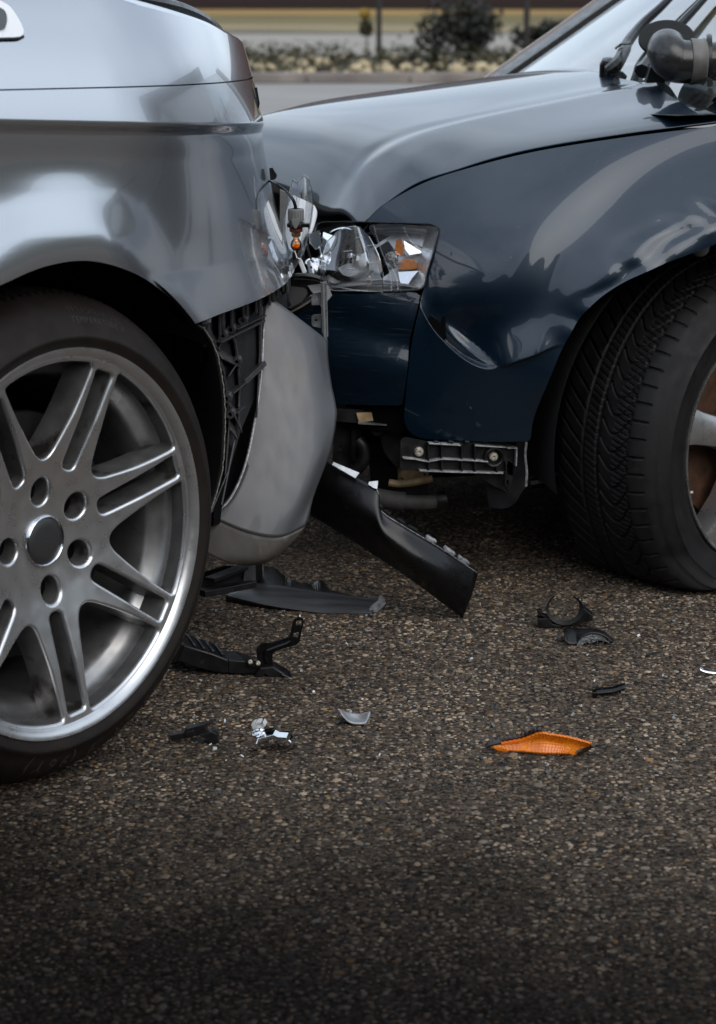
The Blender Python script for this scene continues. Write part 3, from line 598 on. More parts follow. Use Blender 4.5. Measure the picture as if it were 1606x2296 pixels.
for k in range(7):
    ax=A0-k*360/7
    sl=[(.094,.0105),(.110,.0120),(.150,.0132),(.2240,.0152)]
    P=[(x,y) for x,y in sl]+[(x,-y) for x,y in sl[::-1]]
    holes.append(resample(rot(rounded(P,[.010,.006,.01,.004,.004,.01,.006,.010]),ax),.0035));deps.append(.040)
    h=180/7;rs=np.array([.119,.126,.14,.16,.18,.20,.22,.2300]);s1=[(math.sqrt(max(r*r-off(r)**2,0)),off(r)) for r in rs]
    s1=np.array(s1);s2=rot(s1*np.array([1,-1]),2*h)
    arcm=[(.2300*math.cos(t),.2300*math.sin(t)) for t in np.linspace(math.asin(off(.23)/.23)+.06,math.radians(2*h)-math.asin(off(.23)/.23)-.06,9)]
    tipp=[(.1090*math.cos(math.radians(h-3)),.1090*math.sin(math.radians(h-3))),(.1090*math.cos(math.radians(h+3)),.1090*math.sin(math.radians(h+3)))]
    P=[tipp[0]]+[tuple(p) for p in s1]+arcm+[tuple(p) for p in s2[::-1]]+[tipp[1]]
    holes.append(resample(rot(rounded(P,.006),ax),.004));deps.append(.045)
for q in (96,33,-25,-85,180):
    t=math.radians(q);c=np.array([.0655*math.cos(t),.0655*math.sin(t)]);e=np.array([math.cos(t),math.sin(t)]);f=np.array([-e[1],e[0]])
    a=np.linspace(0,2*np.pi,22,endpoint=False);holes.append(c+.0164*np.cos(a)[:,None]*e*1.10+.0164*np.sin(a)[:,None]*f*.98);deps.append(.035)
def grow(P,e):
    T=np.roll(P,-1,0)-np.roll(P,1,0);T/=np.linalg.norm(T,axis=1)[:,None]+1e-12;N_=np.stack([T[:,1],-T[:,0]],-1)
    ar=.5*np.sum(P[:,0]*np.roll(P[:,1],-1)-np.roll(P[:,0],-1)*P[:,1]);return P+N_*(e if ar>0 else -e)
a=np.linspace(0,2*np.pi,150,endpoint=False);outer=np.stack([.2375*np.cos(a),.2375*np.sin(a)],-1)
ext=[]
for r in np.arange(.006,.236,.0055):
    n_=int(2*math.pi*r/.0055);t=np.linspace(0,2*np.pi,n_,endpoint=False)+r*91;ext.append(np.stack([r*np.cos(t),r*np.sin(t)],-1))
E_=.0042
P,T=cdt(outer,[grow(h,E_) for h in holes],.0055,np.concatenate(ext))
fc=MB();r_=np.hypot(P[:,0],P[:,1]);sw=MB();fc.add(wl_(P[:,0]*KW,P[:,1]*KW,cface(r_)),T)
for h,dp in zip(holes,deps):
    rings=[]
    for e,dz in ((E_,0),(E_*.62,-.0003),(E_*.28,-.0012),(.0004,-.0032),(0,-.0055),(-.0016,-dp*.5),(-.0028,-dp)):
        g=grow(h,e);rg=np.hypot(g[:,0],g[:,1]);w=wl_(g[:,0]*KW,g[:,1]*KW,cface(rg)+dz);rings.append(np.r_[w,w[:1]])
    fc.grid(np.array(rings[:5]));sw.grid(np.array(rings[4:]))
obj('spoke_face',fc,ALLOY,wheel,smooth=60)
SHADED=pm('shaded dusty alloy',(.20,.195,.19),.42,.75,var=.3,vs=30,rvar=.1,dirt=((.06,.052,.045),.55,24))  # shade of the side walls painted in, mottled with dust
obj('spoke_sides',sw,SHADED,wheel,smooth=60)
# spoke backs so that the arms are solid from behind
obj('hub_back',MB().lathe(RS([(.001,-.062),(.085,-.062),(.10,-.05)]),W0,NS,40),DARK,wheel)
obj('centre_cap',MB().lathe(RS([(.0005,-.0365),(.018,-.0370),(.0285,-.0380),(.0300,-.0395)]),W0,NS,48,flip=True),pm('graphite cap',(.045,.045,.045),.42,.4),wheel,smooth=60)
obj('cap_ring',MB().lathe(RS([(.0290,-.041),(.0300,-.0375),(.0312,-.0365),(.0325,-.0372),(.0333,-.044)]),W0,NS,48,flip=True),CHROME,wheel,smooth=60)
obj('brake_disc',MB().lathe(RS([(.05,-.10),(.05,-.094),(.090,-.094),(.092,-.088),(.158,-.088),(.160,-.094),(.158,-.11)]),W0,NS,64,flip=True),pm('dark brake disc',(.035,.033,.032),.5,.7,var=.3,vs=30),wheel,smooth=40)
cal=[(.07*math.cos(t),.07*math.sin(t)) for t in np.linspace(2.3,3.6,8)]+[(.175*math.cos(t),.175*math.sin(t)) for t in np.linspace(3.6,2.3,8)]
cal=np.array(cal);obj('brake_caliper',MB().prism(wl_(cal[:,0],cal[:,1],np.full(len(cal),-.07)),-NS*.05),pm('gold caliper',(.30,.19,.06),.5,.3),wheel,smooth=0,bevel=.004)
# ---- raised lettering on the tyre wall
def letters(txt,r,deg0,size,step,depth=.0007,m=None):
    t=deg0
    for ch in txt:
        if ch!=' ':
            cu=bpy.data.curves.new('glyph','FONT');cu.body=ch;cu.size=size;cu.extrude=0;cu.resolution_u=2;cu.align_x='CENTER'
            ob=bpy.data.objects.new('glyph',cu);COL.objects.link(ob);dg=bpy.context.evaluated_depsgraph_get();me=ob.evaluated_get(dg).to_mesh()
            v=np.array([tuple(q.co) for q in me.vertices]);f=[tuple(p.vertices) for p in me.polygons]
            ob.evaluated_get(dg).to_mesh_clear();bpy.data.objects.remove(ob);bpy.data.curves.remove(cu)
            # tops point outward; characters advance clockwise
            rad=r+v[:,1];an=math.radians(t)-v[:,0]/r;cs=np.interp(rad,prof[:,0],prof[:,1])+depth
            obj('letter',MB().add(wl_(rad*np.cos(an),rad*np.sin(an),cs),f),m,wheel,smooth=0)
        t-=step*(.62 if ch in '1/( )' else 1.)
LET=pm('black raised lettering',(.038,.029,.022),.6)
letters('255/35 ZR 19 (96Y)',.2800,-38,.028,4.6,m=LET)
LET2=pm('worn small lettering',(.022,.014,.010),.5)
letters('TREADWEAR 220',.2950,84,.0105,1.55,m=LET2)
letters('TEMPERATURE A',.2840,84,.0105,1.6,m=LET2)
letters('TRACTION AA',.2950,57,.0105,1.55,m=LET2)
# ================================================================== dark blue car
PH=math.radians(10);EB=np.array([-math.cos(PH),-math.sin(PH),0]);NB=np.array([math.sin(PH),-math.cos(PH),0])
def b_zt(S): return .80-.25*(S-.1)
def b_surf(S,z):
    t=np.maximum(0,S-.3);d=.9*t*t
    return d+2.1*np.clip(z-(b_zt(S)-.22),0,1)**2+.5*np.clip(.42-z,0,1)**2
BF=Frame((.72,3.66,0),EB,NB,b_surf)
blue=thing('blue_car','dark blue car cropped by the right edge with a dented front wing and smashed headlight','car',(.72,3.66,0))
dent=BF.hsz(cr([(930,655),(965,725),(1010,775),(1060,812),(1110,824),(1180,802),(1235,778),(1262,772)],4));dent=dent[np.argsort(dent[:,0])]
pit=BF.hsz([(1062,765),(1000,715),(1225,775),(1150,770)])
def b_fend(S,z):
    d=b_surf(S,z);zc=np.interp(S,dent[:,0],dent[:,1]);a=z-zc
    win=sst(dent[0,0]-.004,dent[0,0]+.05,S)*(1-sst(dent[-1,0]-.03,dent[-1,0]-.002,S))
    m=sst(pit[0,0]-.06,pit[0,0]+.02,S)      # 0 towards the wheel: overhanging fold; 1 towards the lamp: pushed-in valley
    sharp=sst(-.0035,.0035,a)
    d=d+win*sharp*(m*.024*np.exp(-np.maximum(a,0)/.055)-(1-m)*.017*np.exp(-(np.maximum(a,0)/.062)**1.4))
    d=d-win*(1-sharp)*.004*np.exp(np.minimum(a,0)/.05)
    # triangular pit with a sharp right-hand edge, and a shallow hollow behind it
    sa,za=S-pit[0,0],z-pit[0,1];c,s_=math.cos(.75),math.sin(.75);p=sa*c+za*s_;q=-sa*s_+za*c
    d=d+.020*np.exp(-(p/.05)**2)*np.where(q>0,np.exp(-(q/.050)**2),np.exp(-(q/.012)**2))*sharp
    sa,za=S-pit[3,0],z-pit[3,1];d=d+.006*np.exp(-(sa/.06)**2-((za-.04)/.04)**2)
    # flare and crumpled lip round the wheel opening
    r=np.hypot(S+.0,z-.25);d=d-.022*np.exp(-((r-.40)/.055)**2)*sst(.3,.4,z)
    d=d+.011*np.exp(-((r-.515)/.042)**2)*sst(.42,.52,z)*(1-sst(.40,.52,S))
    cru=np.exp(-((r-.425)/.03)**2)*sst(.42,.5,z)
    d=d+cru*(.0042*np.sin(S*38+2.2*np.sin(z*33)+1)*np.sin(z*41+2*np.sin(S*23))+.0016*np.sin(S*83+z*57+2*np.sin(z*71)))
    d=d+.0035*np.sin(S*9+1.3)*np.sin(z*14)
    return d
HLR=[(819,499),(950,500),(972,503),(986,512),(987,522),(978,560),(963,610),(953,648),(948,662)]
seamL=cr([(948,662),(925,760),(912,860),(906,930),(910,955),(925,974),(950,984)],6)
top_gap=cr([(819,497),(860,457),(950,407),(1050,374),(1200,337),(1400,305),(1606,280)],8)
arch=cr([(1190,988),(1200,930),(1235,830),(1265,762),(1310,692),(1380,637),(1470,592),(1540,566),(1606,542)],6)
tg=BF.hsz(top_gap);ar=BF.hsz(arch);lf=BF.hsz(np.concatenate([cr(HLR,5)[:-1],seamL]));bt=BF.hsz(cr([(950,984),(1050,989),(1120,991),(1182,991)],6))
rt=.02
fo_=[(p[0],p[1]-.0022) for p in tg[::-1]]       # from right end to TL
topR=[(rt,float(tg[-1,1]+(tg[-1,0]-rt)*.2))]
botR=[(.08,float(ar[-1,1]+.018)),(rt,float(ar[-1,1]+.030))]
ol=topR+fo_+[tuple(p) for p in lf[1:]]+[tuple(p) for p in bt[1:]]+[tuple(p) for p in ar]+botR
ol=resample(np.array(ol),.007)
skin('fender',ol,BF,b_fend,BLUE,blue,.0055,.010,line=lambda S:np.interp(S,dent[:,0],dent[:,1]))
# rest of the side, beyond the frame
fr=np.linspace(rt-.003,-1.1,24)
def side_low(s): r=.40;return .25+math.sqrt(max(r*r-s*s,0)) if abs(s)<.37 else .24
ztop=lambda s:float(tg[-1,1]+(tg[-1,0]-s)*.13)
obj('side_panel',MB().grid(np.array([[BF.P(s,z0+(ztop(s)-z0)*q,0.,b_fend) for q in np.linspace(0,1,16)] for s in np.linspace(rt-.003,-1.1,60) for z0 in (side_low(s),)])),BLUE,blue,smooth=60)
# bumper corner under the headlight
bl=cr([(943,662),(921,760),(908,860),(902,905)],6);bo=np.concatenate([cr([(741,657),(800,659),(870,657),(930,655)],4),bl,cr([(899,909),(830,908),(750,906),(640,904)],4),cr([(640,904),(632,800),(640,700),(690,668),(741,657)],4)[1:-1]])
def b_bump(S,z):
    d=b_surf(S,z);return d+.012*np.exp(-((z-.455-.25*(S-.72))/.03)**2)-.010*np.exp(-((z-.40)/.05)**2)
skin('bumper_cover',resample(BF.hsz(bo),.008),BF,b_bump,BLUE2,blue,.008,.012)
obj('bumper_backing',MB().grid(np.array([[BF.P(s,z,.018) for s in np.linspace(.57,.72,12)] for z in np.linspace(.28,.50,12)])),DARK,blue,smooth=0)
# ---- bonnet
tgs=tg[np.argsort(tg[:,0])]
zline=lambda S:.80-.13*S
def tgz(S): return np.where(S<tgs[0,0],zline(S)+tgs[0,1]-zline(tgs[0,0]),np.where(S>tgs[-1,0],zline(S)+tgs[-1,1]-zline(tgs[-1,0])-.25*(S-tgs[-1,0]),np.interp(S,tgs[:,0],tgs[:,1])))
qs=np.concatenate([[.0075,.0085,.0105],np.linspace(.016,.40,60),np.linspace(.41,1,30)])*1.30
sE=lambda w:.688+.19*np.minimum(np.minimum(w,1.3-w)/.65,1)**1.3
gs=np.concatenate([np.linspace(0,.45,10,endpoint=False),np.linspace(.45,.9,34,endpoint=False),np.linspace(.9,1.,16)])
hood=np.zeros((len(gs),len(qs),3))
for j,w in enumerate(qs):
    S=-.35+(float(sE(w))+.35)*gs
    q=np.clip(w/.65,0,2);ln=zline(S);dl=tgz(S)-ln
    zz=ln+dl*np.exp(-(w/.13)**1.5)+.050*(1-(1-q)**2)+.019*(1-np.exp(-w/.06))
    wr=.35-.33*np.clip(S,-.3,.8);A=sst(-.3,.2,S)*(1-sst(.64,.74,S))
    zz=zz+A*(.075*(.05-np.sqrt((w-wr)**2+.006**2))*np.exp(-((w-wr)/.16)**2)-.0035*np.exp(-((w-wr-.035)/.022)**2))
    e=float(sE(w))-S
    zz=zz-(.022+.088*float(sst(0,.22,w)))*np.exp(-e/.042)-.012*np.exp(-e/.12)*float(sst(.0,.2,w))
    # the crash left soft folds near the front edge
    zz=zz+.005*np.exp(-((S-.60)/.035)**2)*np.exp(-((w-.07)/.05)**2)-.004*np.exp(-((S-.54)/.04)**2)*np.exp(-((w-.05)/.05)**2)
    dg=b_surf(S,tgz(S))
    hood[:,j]=BF.w(S,zz-(0,0,0)[j] if j<3 else zz,dg+w+.003)
obj('hood',MB().grid(hood),BLUE,blue,smooth=70,solid=.004)
gsx=np.linspace(-.35,.688,60);zg=tgz(gsx)
gp=np.array([[BF.w(s,z-q,float(b_surf(np.array(s),np.array(z)))+.003+q*.9) for q in (.004,.012,.035)] for s,z in zip(gsx,zg)]);obj('hood_gap',MB().grid(gp),DARK,blue)
# front end: dark slam panel and grille area behind the smashed corner
gr=MB().prism([BF.w(s,.24,d) for s,d in ((.60,.20),(.74,.26),(.80,.34),(.84,1.2),(-.9,1.4),(-.9,.30),(-.45,.30),(-.45,.42),(.42,.42),(.42,.16))],(0,0,.36))
obj('front_structure',gr,DARK,blue,smooth=0)
obj('engine_cover',MB().prism([BF.w(s,.56,d) for s,d in ((.50,.34),(.56,.40),(.60,.6),(.60,1.2),(-.4,1.35),(-.4,.25))],(0,0,.10)),DARK,blue,smooth=0)
obj('underbody',MB().box(BF.w(-1.3,.26,1.08),EB*1.5,NB*.52,UP*.05),DARK,blue,smooth=0)
obj('added_skirt',MB().box(BF.w(-1.0,.20,1.66),EB*1.8,NB*.03,UP*.18),DARK,blue,smooth=0)  # added unseen skirt that keeps light from under the car
obj('cabin',MB().grid(np.array([[BF.w(s,z,d) for z,d in ((.24,.03),(.5,.0),(.86,.10),(.86,1.4),(.5,1.55),(.24,1.5))] for s in (-1.1,-1.8,-2.6,-3.0)])),BLUE,blue,smooth=40)
# ---- headlight
hl=tag(bpy.data.objects.new('headlight',None));COL.objects.link(hl);hl.parent=blue
HO=cr([(707,560),(712,505),(760,498),(818,498),(950,502),(972,505),(984,513),(984,524),(974,562),(958,612),(948,646),(900,653),(800,654),(740,652),(716,630)],4,True)
hp=BF.hsz(HO);ctr=hp.mean(0)
def ringat(f,o): q=ctr+(hp-ctr)*f;w=BF.P(q[:,0],q[:,1],o);return np.r_[w,w[:1]]
hm=MB().grid(np.array([ringat(1.,.000),ringat(.985,.003),ringat(.97,.02),ringat(.9,.06)]));e_=ringat(.9,.06)[:-1];hm.add(e_,[tuple(range(len(e_)))])
obj('housing',hm,SATIN,hl,smooth=40)
obj('housing_rim',MB().tube(np.r_[BF.P(hp[:,0],hp[:,1],.0005),BF.P(hp[:1,0],hp[:1,1],.0005)],.0015,6,False),GLOSSB,hl)
def B(u,v,o=0.):
    S,z=BF.hsz([(u,v)])[0];return BF.P(np.array(S),np.array(z),o)
bowl=[(.004,.0),(.015,.002),(.028,.010),(.037,.022),(.042,.036),(.044,.040),(.046,.036)]
obj('reflector',MB().lathe(bowl,B(805,578,.075),NB*1.+EB*.5+UP*.02,40,flip=True),CHROME,hl,smooth=60)
obj('reflector',MB().lathe([(r*.72,z*.8) for r,z in bowl],B(742,575,.07),NB+EB*.9,32,flip=True),CHROME,hl,smooth=60)
obj('bulb_shield',MB().lathe([(.002,.03),(.009,.028),(.011,.018),(.011,.0)],B(806,585,.06),NB+EB*.3,20),CHROME,hl,smooth=50)
obj('bezel',MB().grid(np.array([[B(u,v,o) for u,v in ((745,646),(800,640),(860,636),(905,640),(942,646))] for v_,o in ((0,.004),(1,.05))])-np.array([0,0,0])),GREYP,hl,solid=.002)
fg=[[(842,515,.015),(900,512,.02),(960,516,.015)],[(850,530,.055),(905,528,.06),(968,528,.03)]]
obj('upper_bezel',MB().grid(np.array([[B(*q) for q in r] for r in fg])),GREYP,hl,solid=.002)
# right hand cell: round clear side lens, amber reflector and chrome wedges
obj('side_lens',MB().lathe([(.0005,.007),(.007,.0062),(.0125,.0035),(.0150,.0),(.0150,-.012)],B(884,586,.022),NB+EB*1.15,28,flip=True),thin_glass('side lens glass',(.80,.82,.82),.05,.12,1.3,dust=.25),hl,smooth=60)
obj('side_lens_cup',MB().lathe([(.0160,.002),(.0165,-.004),(.0155,-.020),(.004,-.022)],B(884,586,.022),NB+EB*1.15,28),CHROME,hl,smooth=50)
pl0=B(915,600,.035)
AMB=pm('amber reflector',(.80,.22,.008),.22,.25,.6,var=.35,vs=140,bump=.6,bs=160)
am=MB().plate([(895,584),(905,580),(928,582),(936,590),(935,602),(922,604),(895,604)],pl0,NB,.018);obj('amber_reflector',am,AMB,hl,smooth=0,bevel=.002)
obj('amber_reflector',MB().plate([(888,540),(897,537),(906,556),(905,572),(893,574),(886,560)],pl0+NB*.003,NB+EB*.3,.012),AMB,hl,smooth=0,bevel=.002)
obj('chrome_wedge',MB().plate([(905,536),(952,556),(950,566),(918,572),(909,560)],pl0+NB*.004,NB+UP*.6,.004),CHROME,hl,smooth=0,bevel=.001)
obj('chrome_wedge',MB().plate([(893,610),(939,607),(925,622),(914,640),(898,634)],pl0+NB*.002,NB+UP*.35+EB*.3,.004),CHROME,hl,smooth=0,bevel=.001)
obj('chrome_wedge',MB().plate([(940,566),(950,568),(946,606),(938,606)],pl0+NB*.002,NB*.8-EB*.5,.004),CHROME,hl,smooth=0,bevel=.001)
obj('cell_wall',MB().plate([(838,560),(870,540),(884,560),(872,610),(880,648),(862,648)],B(860,600,.05),NB+EB*.4,.003),GLOSSB,hl,smooth=0)
# clear cover: right part still in place
ro=cr([(832,503),(950,506),(968,508),(979,517),(972,560),(957,610),(947,643),(905,648),(872,650),(878,630),(866,592),(852,560),(842,535)],4,True)
skin('lens_cover',resample(BF.hsz(ro),.005),BF,b_surf,GLASS,hl,.007,.004,off=-.003)
for pts in ([(838,506),(846,535),(856,565),(868,595),(876,625),(877,651)],[(905,508),(914,530),(930,548),(948,560),(966,566)],[(878,600),(889,622),(892,650)]):
    obj('lens_seam',MB().tube(cr(np.array([B(u,v,-.0035) for u,v in pts]),4),.0006,5),EDGE,hl)
# torn front part of the cover, bowed forward
tr=[[(735,540,3.60),(762,517,3.58),(800,508,3.575),(828,530,3.60)],[(722,580,3.585),(765,565,3.56),(812,560,3.555),(848,570,3.585)],[(720,615,3.58),(768,610,3.55),(815,605,3.545),(858,608,3.58)],[(719,634,3.585),(765,645,3.555),(812,652,3.55),(859,655,3.58)]]
tl_=lattice(tr,8,8);obj('torn_lens',MB().grid(tl_),GLASS,hl,smooth=70)
bd=np.concatenate([tl_[0],tl_[1:,-1],tl_[-1,::-1][1:],tl_[::-1,0][1:]]);obj('torn_lens_edge',MB().tube(bd,.0008,5),EDGE,hl)
for i in range(8):
    t=i/7;a=tl_[int(4+16*t),int(14+6*math.sin(i*2))]+np.array([0,-.001,0]);obj('lens_ridge',MB().tube([a,a+np.array([.014,-.001,.002])],.0005,4),EDGE,hl)
for i in range(9):
    j0=int(2+i*2.4);p=[tl_[min(24,int(24-k*2.2)),min(24,int(j0-4+k*2.1))]+np.array([0,-.0006,0]) for k in range(7) if 0<=int(j0-4+k*2.1)<=24]
    if len(p)>2: obj('lens_ridge',MB().tube(p,.00018,3),EDGE,hl)
# exposed lamp insides left of the torn cover
obj('chrome_wedge',MB().plate([(692,524),(716,516),(722,548),(708,560),(694,545)],PY(np.array(705.),np.array(540.),3.68),(-.3,-1,.35),.004),CHROME,hl,smooth=0,bevel=.001)
obj('chrome_wedge',MB().plate([(696,565),(718,556),(726,585),(716,602),(704,588)],PY(np.array(708.),np.array(578.),3.68),(-.5,-1,-.1),.004),CHROME,hl,smooth=0,bevel=.001)
obj('chrome_wedge',MB().plate([(725,520),(752,530),(742,556),(722,552)],PY(np.array(738.),np.array(540.),3.66),(-.2,-1,.7),.004),CHROME,hl,smooth=0,bevel=.001)
obj('lamp_frame',MB().bar(PY(np.array(688.),np.array(548.),3.66),PY(np.array(708.),np.array(612.),3.66),.004,.01),CHROME,hl,smooth=0)
obj('lamp_frame',MB().bar(PY(np.array(672.),np.array(582.),3.63),PY(np.array(684.),np.array(612.),3.63),.007,.006),WHITE,hl,smooth=0,bevel=.001)
obj('lamp_socket',MB().lathe([(.002,.012),(.012,.012),(.016,.006),(.016,-.02)],PY(np.array(703.),np.array(600.),3.66),(-.3,-1,.2),20),CHROME,hl,smooth=50)
wr=cr([(653,440),(672,444),(696,455),(706,462),(710,474),(707,492),(697,521),(683,528),(668,556),(650,560),(640,520),(640,480)],3,True)
obj('white_reflector',MB().plate(wr,PY(np.array(680.),np.array(490.),3.62),(-.25,-.75,.6),.004),WHITE,hl,smooth=0,bevel=.002)
obj('grey_reflector_back',MB().plate([(628,425),(655,438),(640,478),(640,560),(655,575),(640,608),(628,600)],PY(np.array(640.),np.array(510.),3.60),(-.2,-1,0),.004),GREYP,hl,smooth=0,bevel=.001)
# ---- trim and grille corner below the lamp
obj('grille_corner',MB().plate(cr([(640,632),(700,628),(726,640),(724,668),(700,690),(648,712),(638,690)],3,True),PY(np.array(680.),np.array(670.),3.62),(-.1,-1,.1),.02),GLOSSB,blue,smooth=40,bevel=.003)
obj('fog_lamp_glass',MB().plate(cr([(644,646),(672,644),(688,650),(684,668),(668,682),(646,690)],3,True),PY(np.array(668.),np.array(668.),3.605),(-.25,-1,.35),.006),pm('smoky lamp glass',(.10,.095,.095),.08,.3,1.),blue,smooth=40,bevel=.002)
obj('chrome_strip',MB().tube(cr(PY(np.array([640,665,690,704.]),np.array([702,690,675,664.]),3.60),5),.0045,8),CHROME,blue)
obj('chrome_strip',MB().tube(cr(PY(np.array([640,675,705,735.]),np.array([622,618,621,632.]),3.60),5),.0045,8),GLOSSB,blue)
obj('silver_bracket_panel',MB().plate([(690,640),(722,636),(740,650),(745,662),(722,690),(712,672)],PY(np.array(715.),np.array(660.),3.61),(.1,-1,.3),.004),GREYP,blue,smooth=0,bevel=.001)
# ---- exposed parts under the bumper
T7=lambda x,y:(672.7+.384*x,840.9+.384*y)
def pl7(name,pts,Y,th,m,n=(0,-1,0),bev=.0015,par=None,holes=()):
    q=[T7(*p) for p in pts];c=np.mean(q,0);return obj(name,MB().plate(q,PY(np.array(c[0]),np.array(c[1]),Y),n,th,holes),m,par or blue,smooth=0,bevel=bev)
pl7('bumper_bracket',[(215,198),(575,205),(578,298),(520,296),(330,280),(215,270)],3.70,.06,BLACK)
pl7('bracket_recess',[(330,222),(470,215),(470,262),(345,276)],3.694,.005,TAN)
pl7('bracket_lip',[(340,278),(570,290),(570,300),(340,286)],3.685,.03,STEEL)
pl7('bracket_lip',[(480,205),(528,205),(528,268),(480,264)],3.688,.02,BLACK)
pl7('cooling_duct',[(200,280),(330,285),(375,295),(345,400),(350,500),(300,545),(190,500)],3.74,.06,BLACK)
pl7('duct_rib',[(300,300),(335,300),(325,500),(300,505)],3.72,.03,GLOSSB)
obj('coolant_hose',MB().tube(cr(PY(np.array([800,812,816,806,795.]),np.array([985,1000,1025,1045,1055.]),3.73),5),.012,12),BLACK,blue)
pl7('splash_shield',[(470,300),(570,310),(600,380),(600,560),(545,520),(495,455),(472,380)],3.72,.05,BLACK)
obj('hose_clip',MB().lathe([(.004,.01),(.011,.01),(.013,0),(.013,-.03)],PY(np.array(850.),np.array(962.),3.71),(-.3,-1,.1),18),BLACK,blue,smooth=40)
ch=PY(np.array([838,846,838,830.]),np.array([985,1040,1090,1140.]),3.80)
obj('chassis_rail',MB().prism([PY(np.array(u),np.array(v),3.84) for u,v in ((800.,960.),(900.,960.),(890.,1100.),(860.,1140.),(835.,1120.),(825.,1020.))],(0,.1,0)),BLACK,blue,smooth=0,bevel=.004)
# ribbed wing bracket with two bolts
wb=tag(bpy.data.objects.new('wing_bracket',None));COL.objects.link(wb);wb.parent=blue
Yb=3.625;q=lambda p:T7(*p)
base_=[(588,385),(600,368),(615,362),(740,388),(1200,398),(1262,418),(1258,527),(1215,500),(1200,570),(960,572),(745,562),(600,556),(585,540)]
c_=PY(*map(np.array,map(float,T7(900,470))),Yb)
obj('plate',MB().plate([q(p) for p in base_],c_,NB,.004),BLACK,wb,smooth=0,bevel=.0012)
def rb7(a,b,w,o=.011,m=BLACK):
    (u0,v0),(u1,v1)=T7(*a),T7(*b);A_=PP(np.array(u0),np.array(v0),c_,NB)+NB*o*.5;B_=PP(np.array(u1),np.array(v1),c_,NB)+NB*o*.5
    return obj('rib',MB().bar(A_,B_,w*.384*Yb/5000,o*1.2,NB),m,wb,smooth=0,bevel=.0008)
for x,y0,y1 in ((742,388,562),(818,392,565),(936,396,568),(1012,398,570),(1140,520,570),(1195,500,572)): rb7((x,y0),(x+3,y1),9)
WORN=pm('worn black plastic edge',(.24,.24,.245),.5,var=.6,vs=150)
for a,b in (((595,478),(660,482)),((660,482),(740,498)),((740,498),(820,482)),((820,482),(1010,492)),((1010,492),(1090,498)),((690,550),(830,556)),((830,556),(1200,566)),((745,392),(930,402)),((1010,404),(1195,414)),((1200,418),(1262,420))): rb7(a,b,8,.012,WORN)
rb7((1258,420),(1254,524),10,.010,WORN)
for x in (790,875,970,1080,1175): rb7((x-14,386),(x+14,388),16,.008)
for x,y,ring in ((693,446,0),(1127,474,1)):
    u,v=T7(x,y);p=PP(np.array(u),np.array(v),c_,NB)
    bo_=obj('bolt',MB().lathe([(.0002,.0035),(.0022,.0035),(.0026,.0065),(.0060,.0062),(.0078,.0040),(.0080,.0)],p+NB*.001,NB,24,flip=True),ZINC,wb,smooth=40)
    if ring: obj('bolt_ring',MB().lathe([(.0125,0),(.0125,.010),(.0150,.012),(.0170,.010),(.0170,0)],p,NB,28,flip=True),BLACK,wb,smooth=40)
pl7('brace',[(1000,566),(1195,566),(1195,640),(1222,692),(1140,650)],3.64,.004,BLACK,NB)
pl7('brace_end',[(1197,566),(1243,592),(1224,690),(1198,645)],3.62,.004,BLACK,NB+EB*-.5,.001,None,[[T7(1185+5*0+x,y) for x,y in ((20,610),(34,612),(32,640),(20,636))]])
pl7('liner_flap',[(1265,392),(1322,392),(1316,470),(1324,560),(1320,650),(1290,690),(1262,745),(1225,770),(1180,782),(1105,772),(1085,640),(1200,690),(1240,600)],3.66,.01,BLACK,(-.25,-1,.1))
obj('liner_edge',MB().tube(cr(np.array([PY(*map(np.array,map(float,T7(*p))),3.655) for p in ((1322,392),(1316,470),(1325,560),(1320,650))]),5),.0022,6),WORN,blue)
pl7('cooler_tank',[(575,545),(750,566),(750,600),(575,626)],3.76,.07,TAN,(.15,-1,-.1),.002,None,[hole(*T7(597,607),3.2),hole(*T7(728,580),3.2)])
pl7('cooler_tank_side',[(515,535),(575,545),(575,626),(530,624)],3.77,.06,BLACK)
obj('tank_flange',MB().tube(cr(PY(np.array([872,893,920,950,970.]),np.array([1082,1085,1083,1077,1073.]),3.74),4),.0065,10),TAN,blue)
pl7('tank_base',[(540,650),(750,625),(745,690),(700,705),(600,700)],3.76,.05,BLACK)
hz=cr(PY(np.array([836,865,908,950,995.]),np.array([1112,1119,1125,1127,1122.]),3.71),6)
obj('cooler_hose',MB().tube(hz,.0125,16),HOSE,blue);obj('hose_sleeve',MB().tube(hz[:13],np.linspace(.0155,.0165,13),16),HOSE,blue)
obj('hose_clamp',MB().tube(PY(np.array([981,988,1003.]),np.array([1122,1122,1120.]),3.71),[.0150,.0162,.0160],16),BLACK,blue)
# fender edge arch trim and inner liner
wc0=np.array([.7100,3.80,.237])
obj('wheel_liner',MB().grid(np.array([[BF.w(.40*math.sin(t),.26+.40*math.cos(t),d) for t in np.linspace(-1.6,1.75,40)] for d in (.012,.05,.30,.55)])),FELT,blue,smooth=60)
obj('liner_wall',MB().grid(np.array([[BF.w(s,z,.56) for s in np.linspace(-.6,.6,3)] for z in (.1,.4,.75)])),DARK,blue)
lb=BF.w(.16,.61,.05);obj('liner_lamp',MB().lathe([(.002,.008),(.012,.006),(.016,0)],PY(np.array(1570.),np.array(555.),3.72),(-.2,-1,-.1),16),GREYP,blue,smooth=50)
# steering arm seen low behind the tyre
obj('track_rod',MB().tube(PY(np.array([1190,1230,1280.]),np.array([1085,1078,1082.]),3.95),.010,8),BLACK,blue)
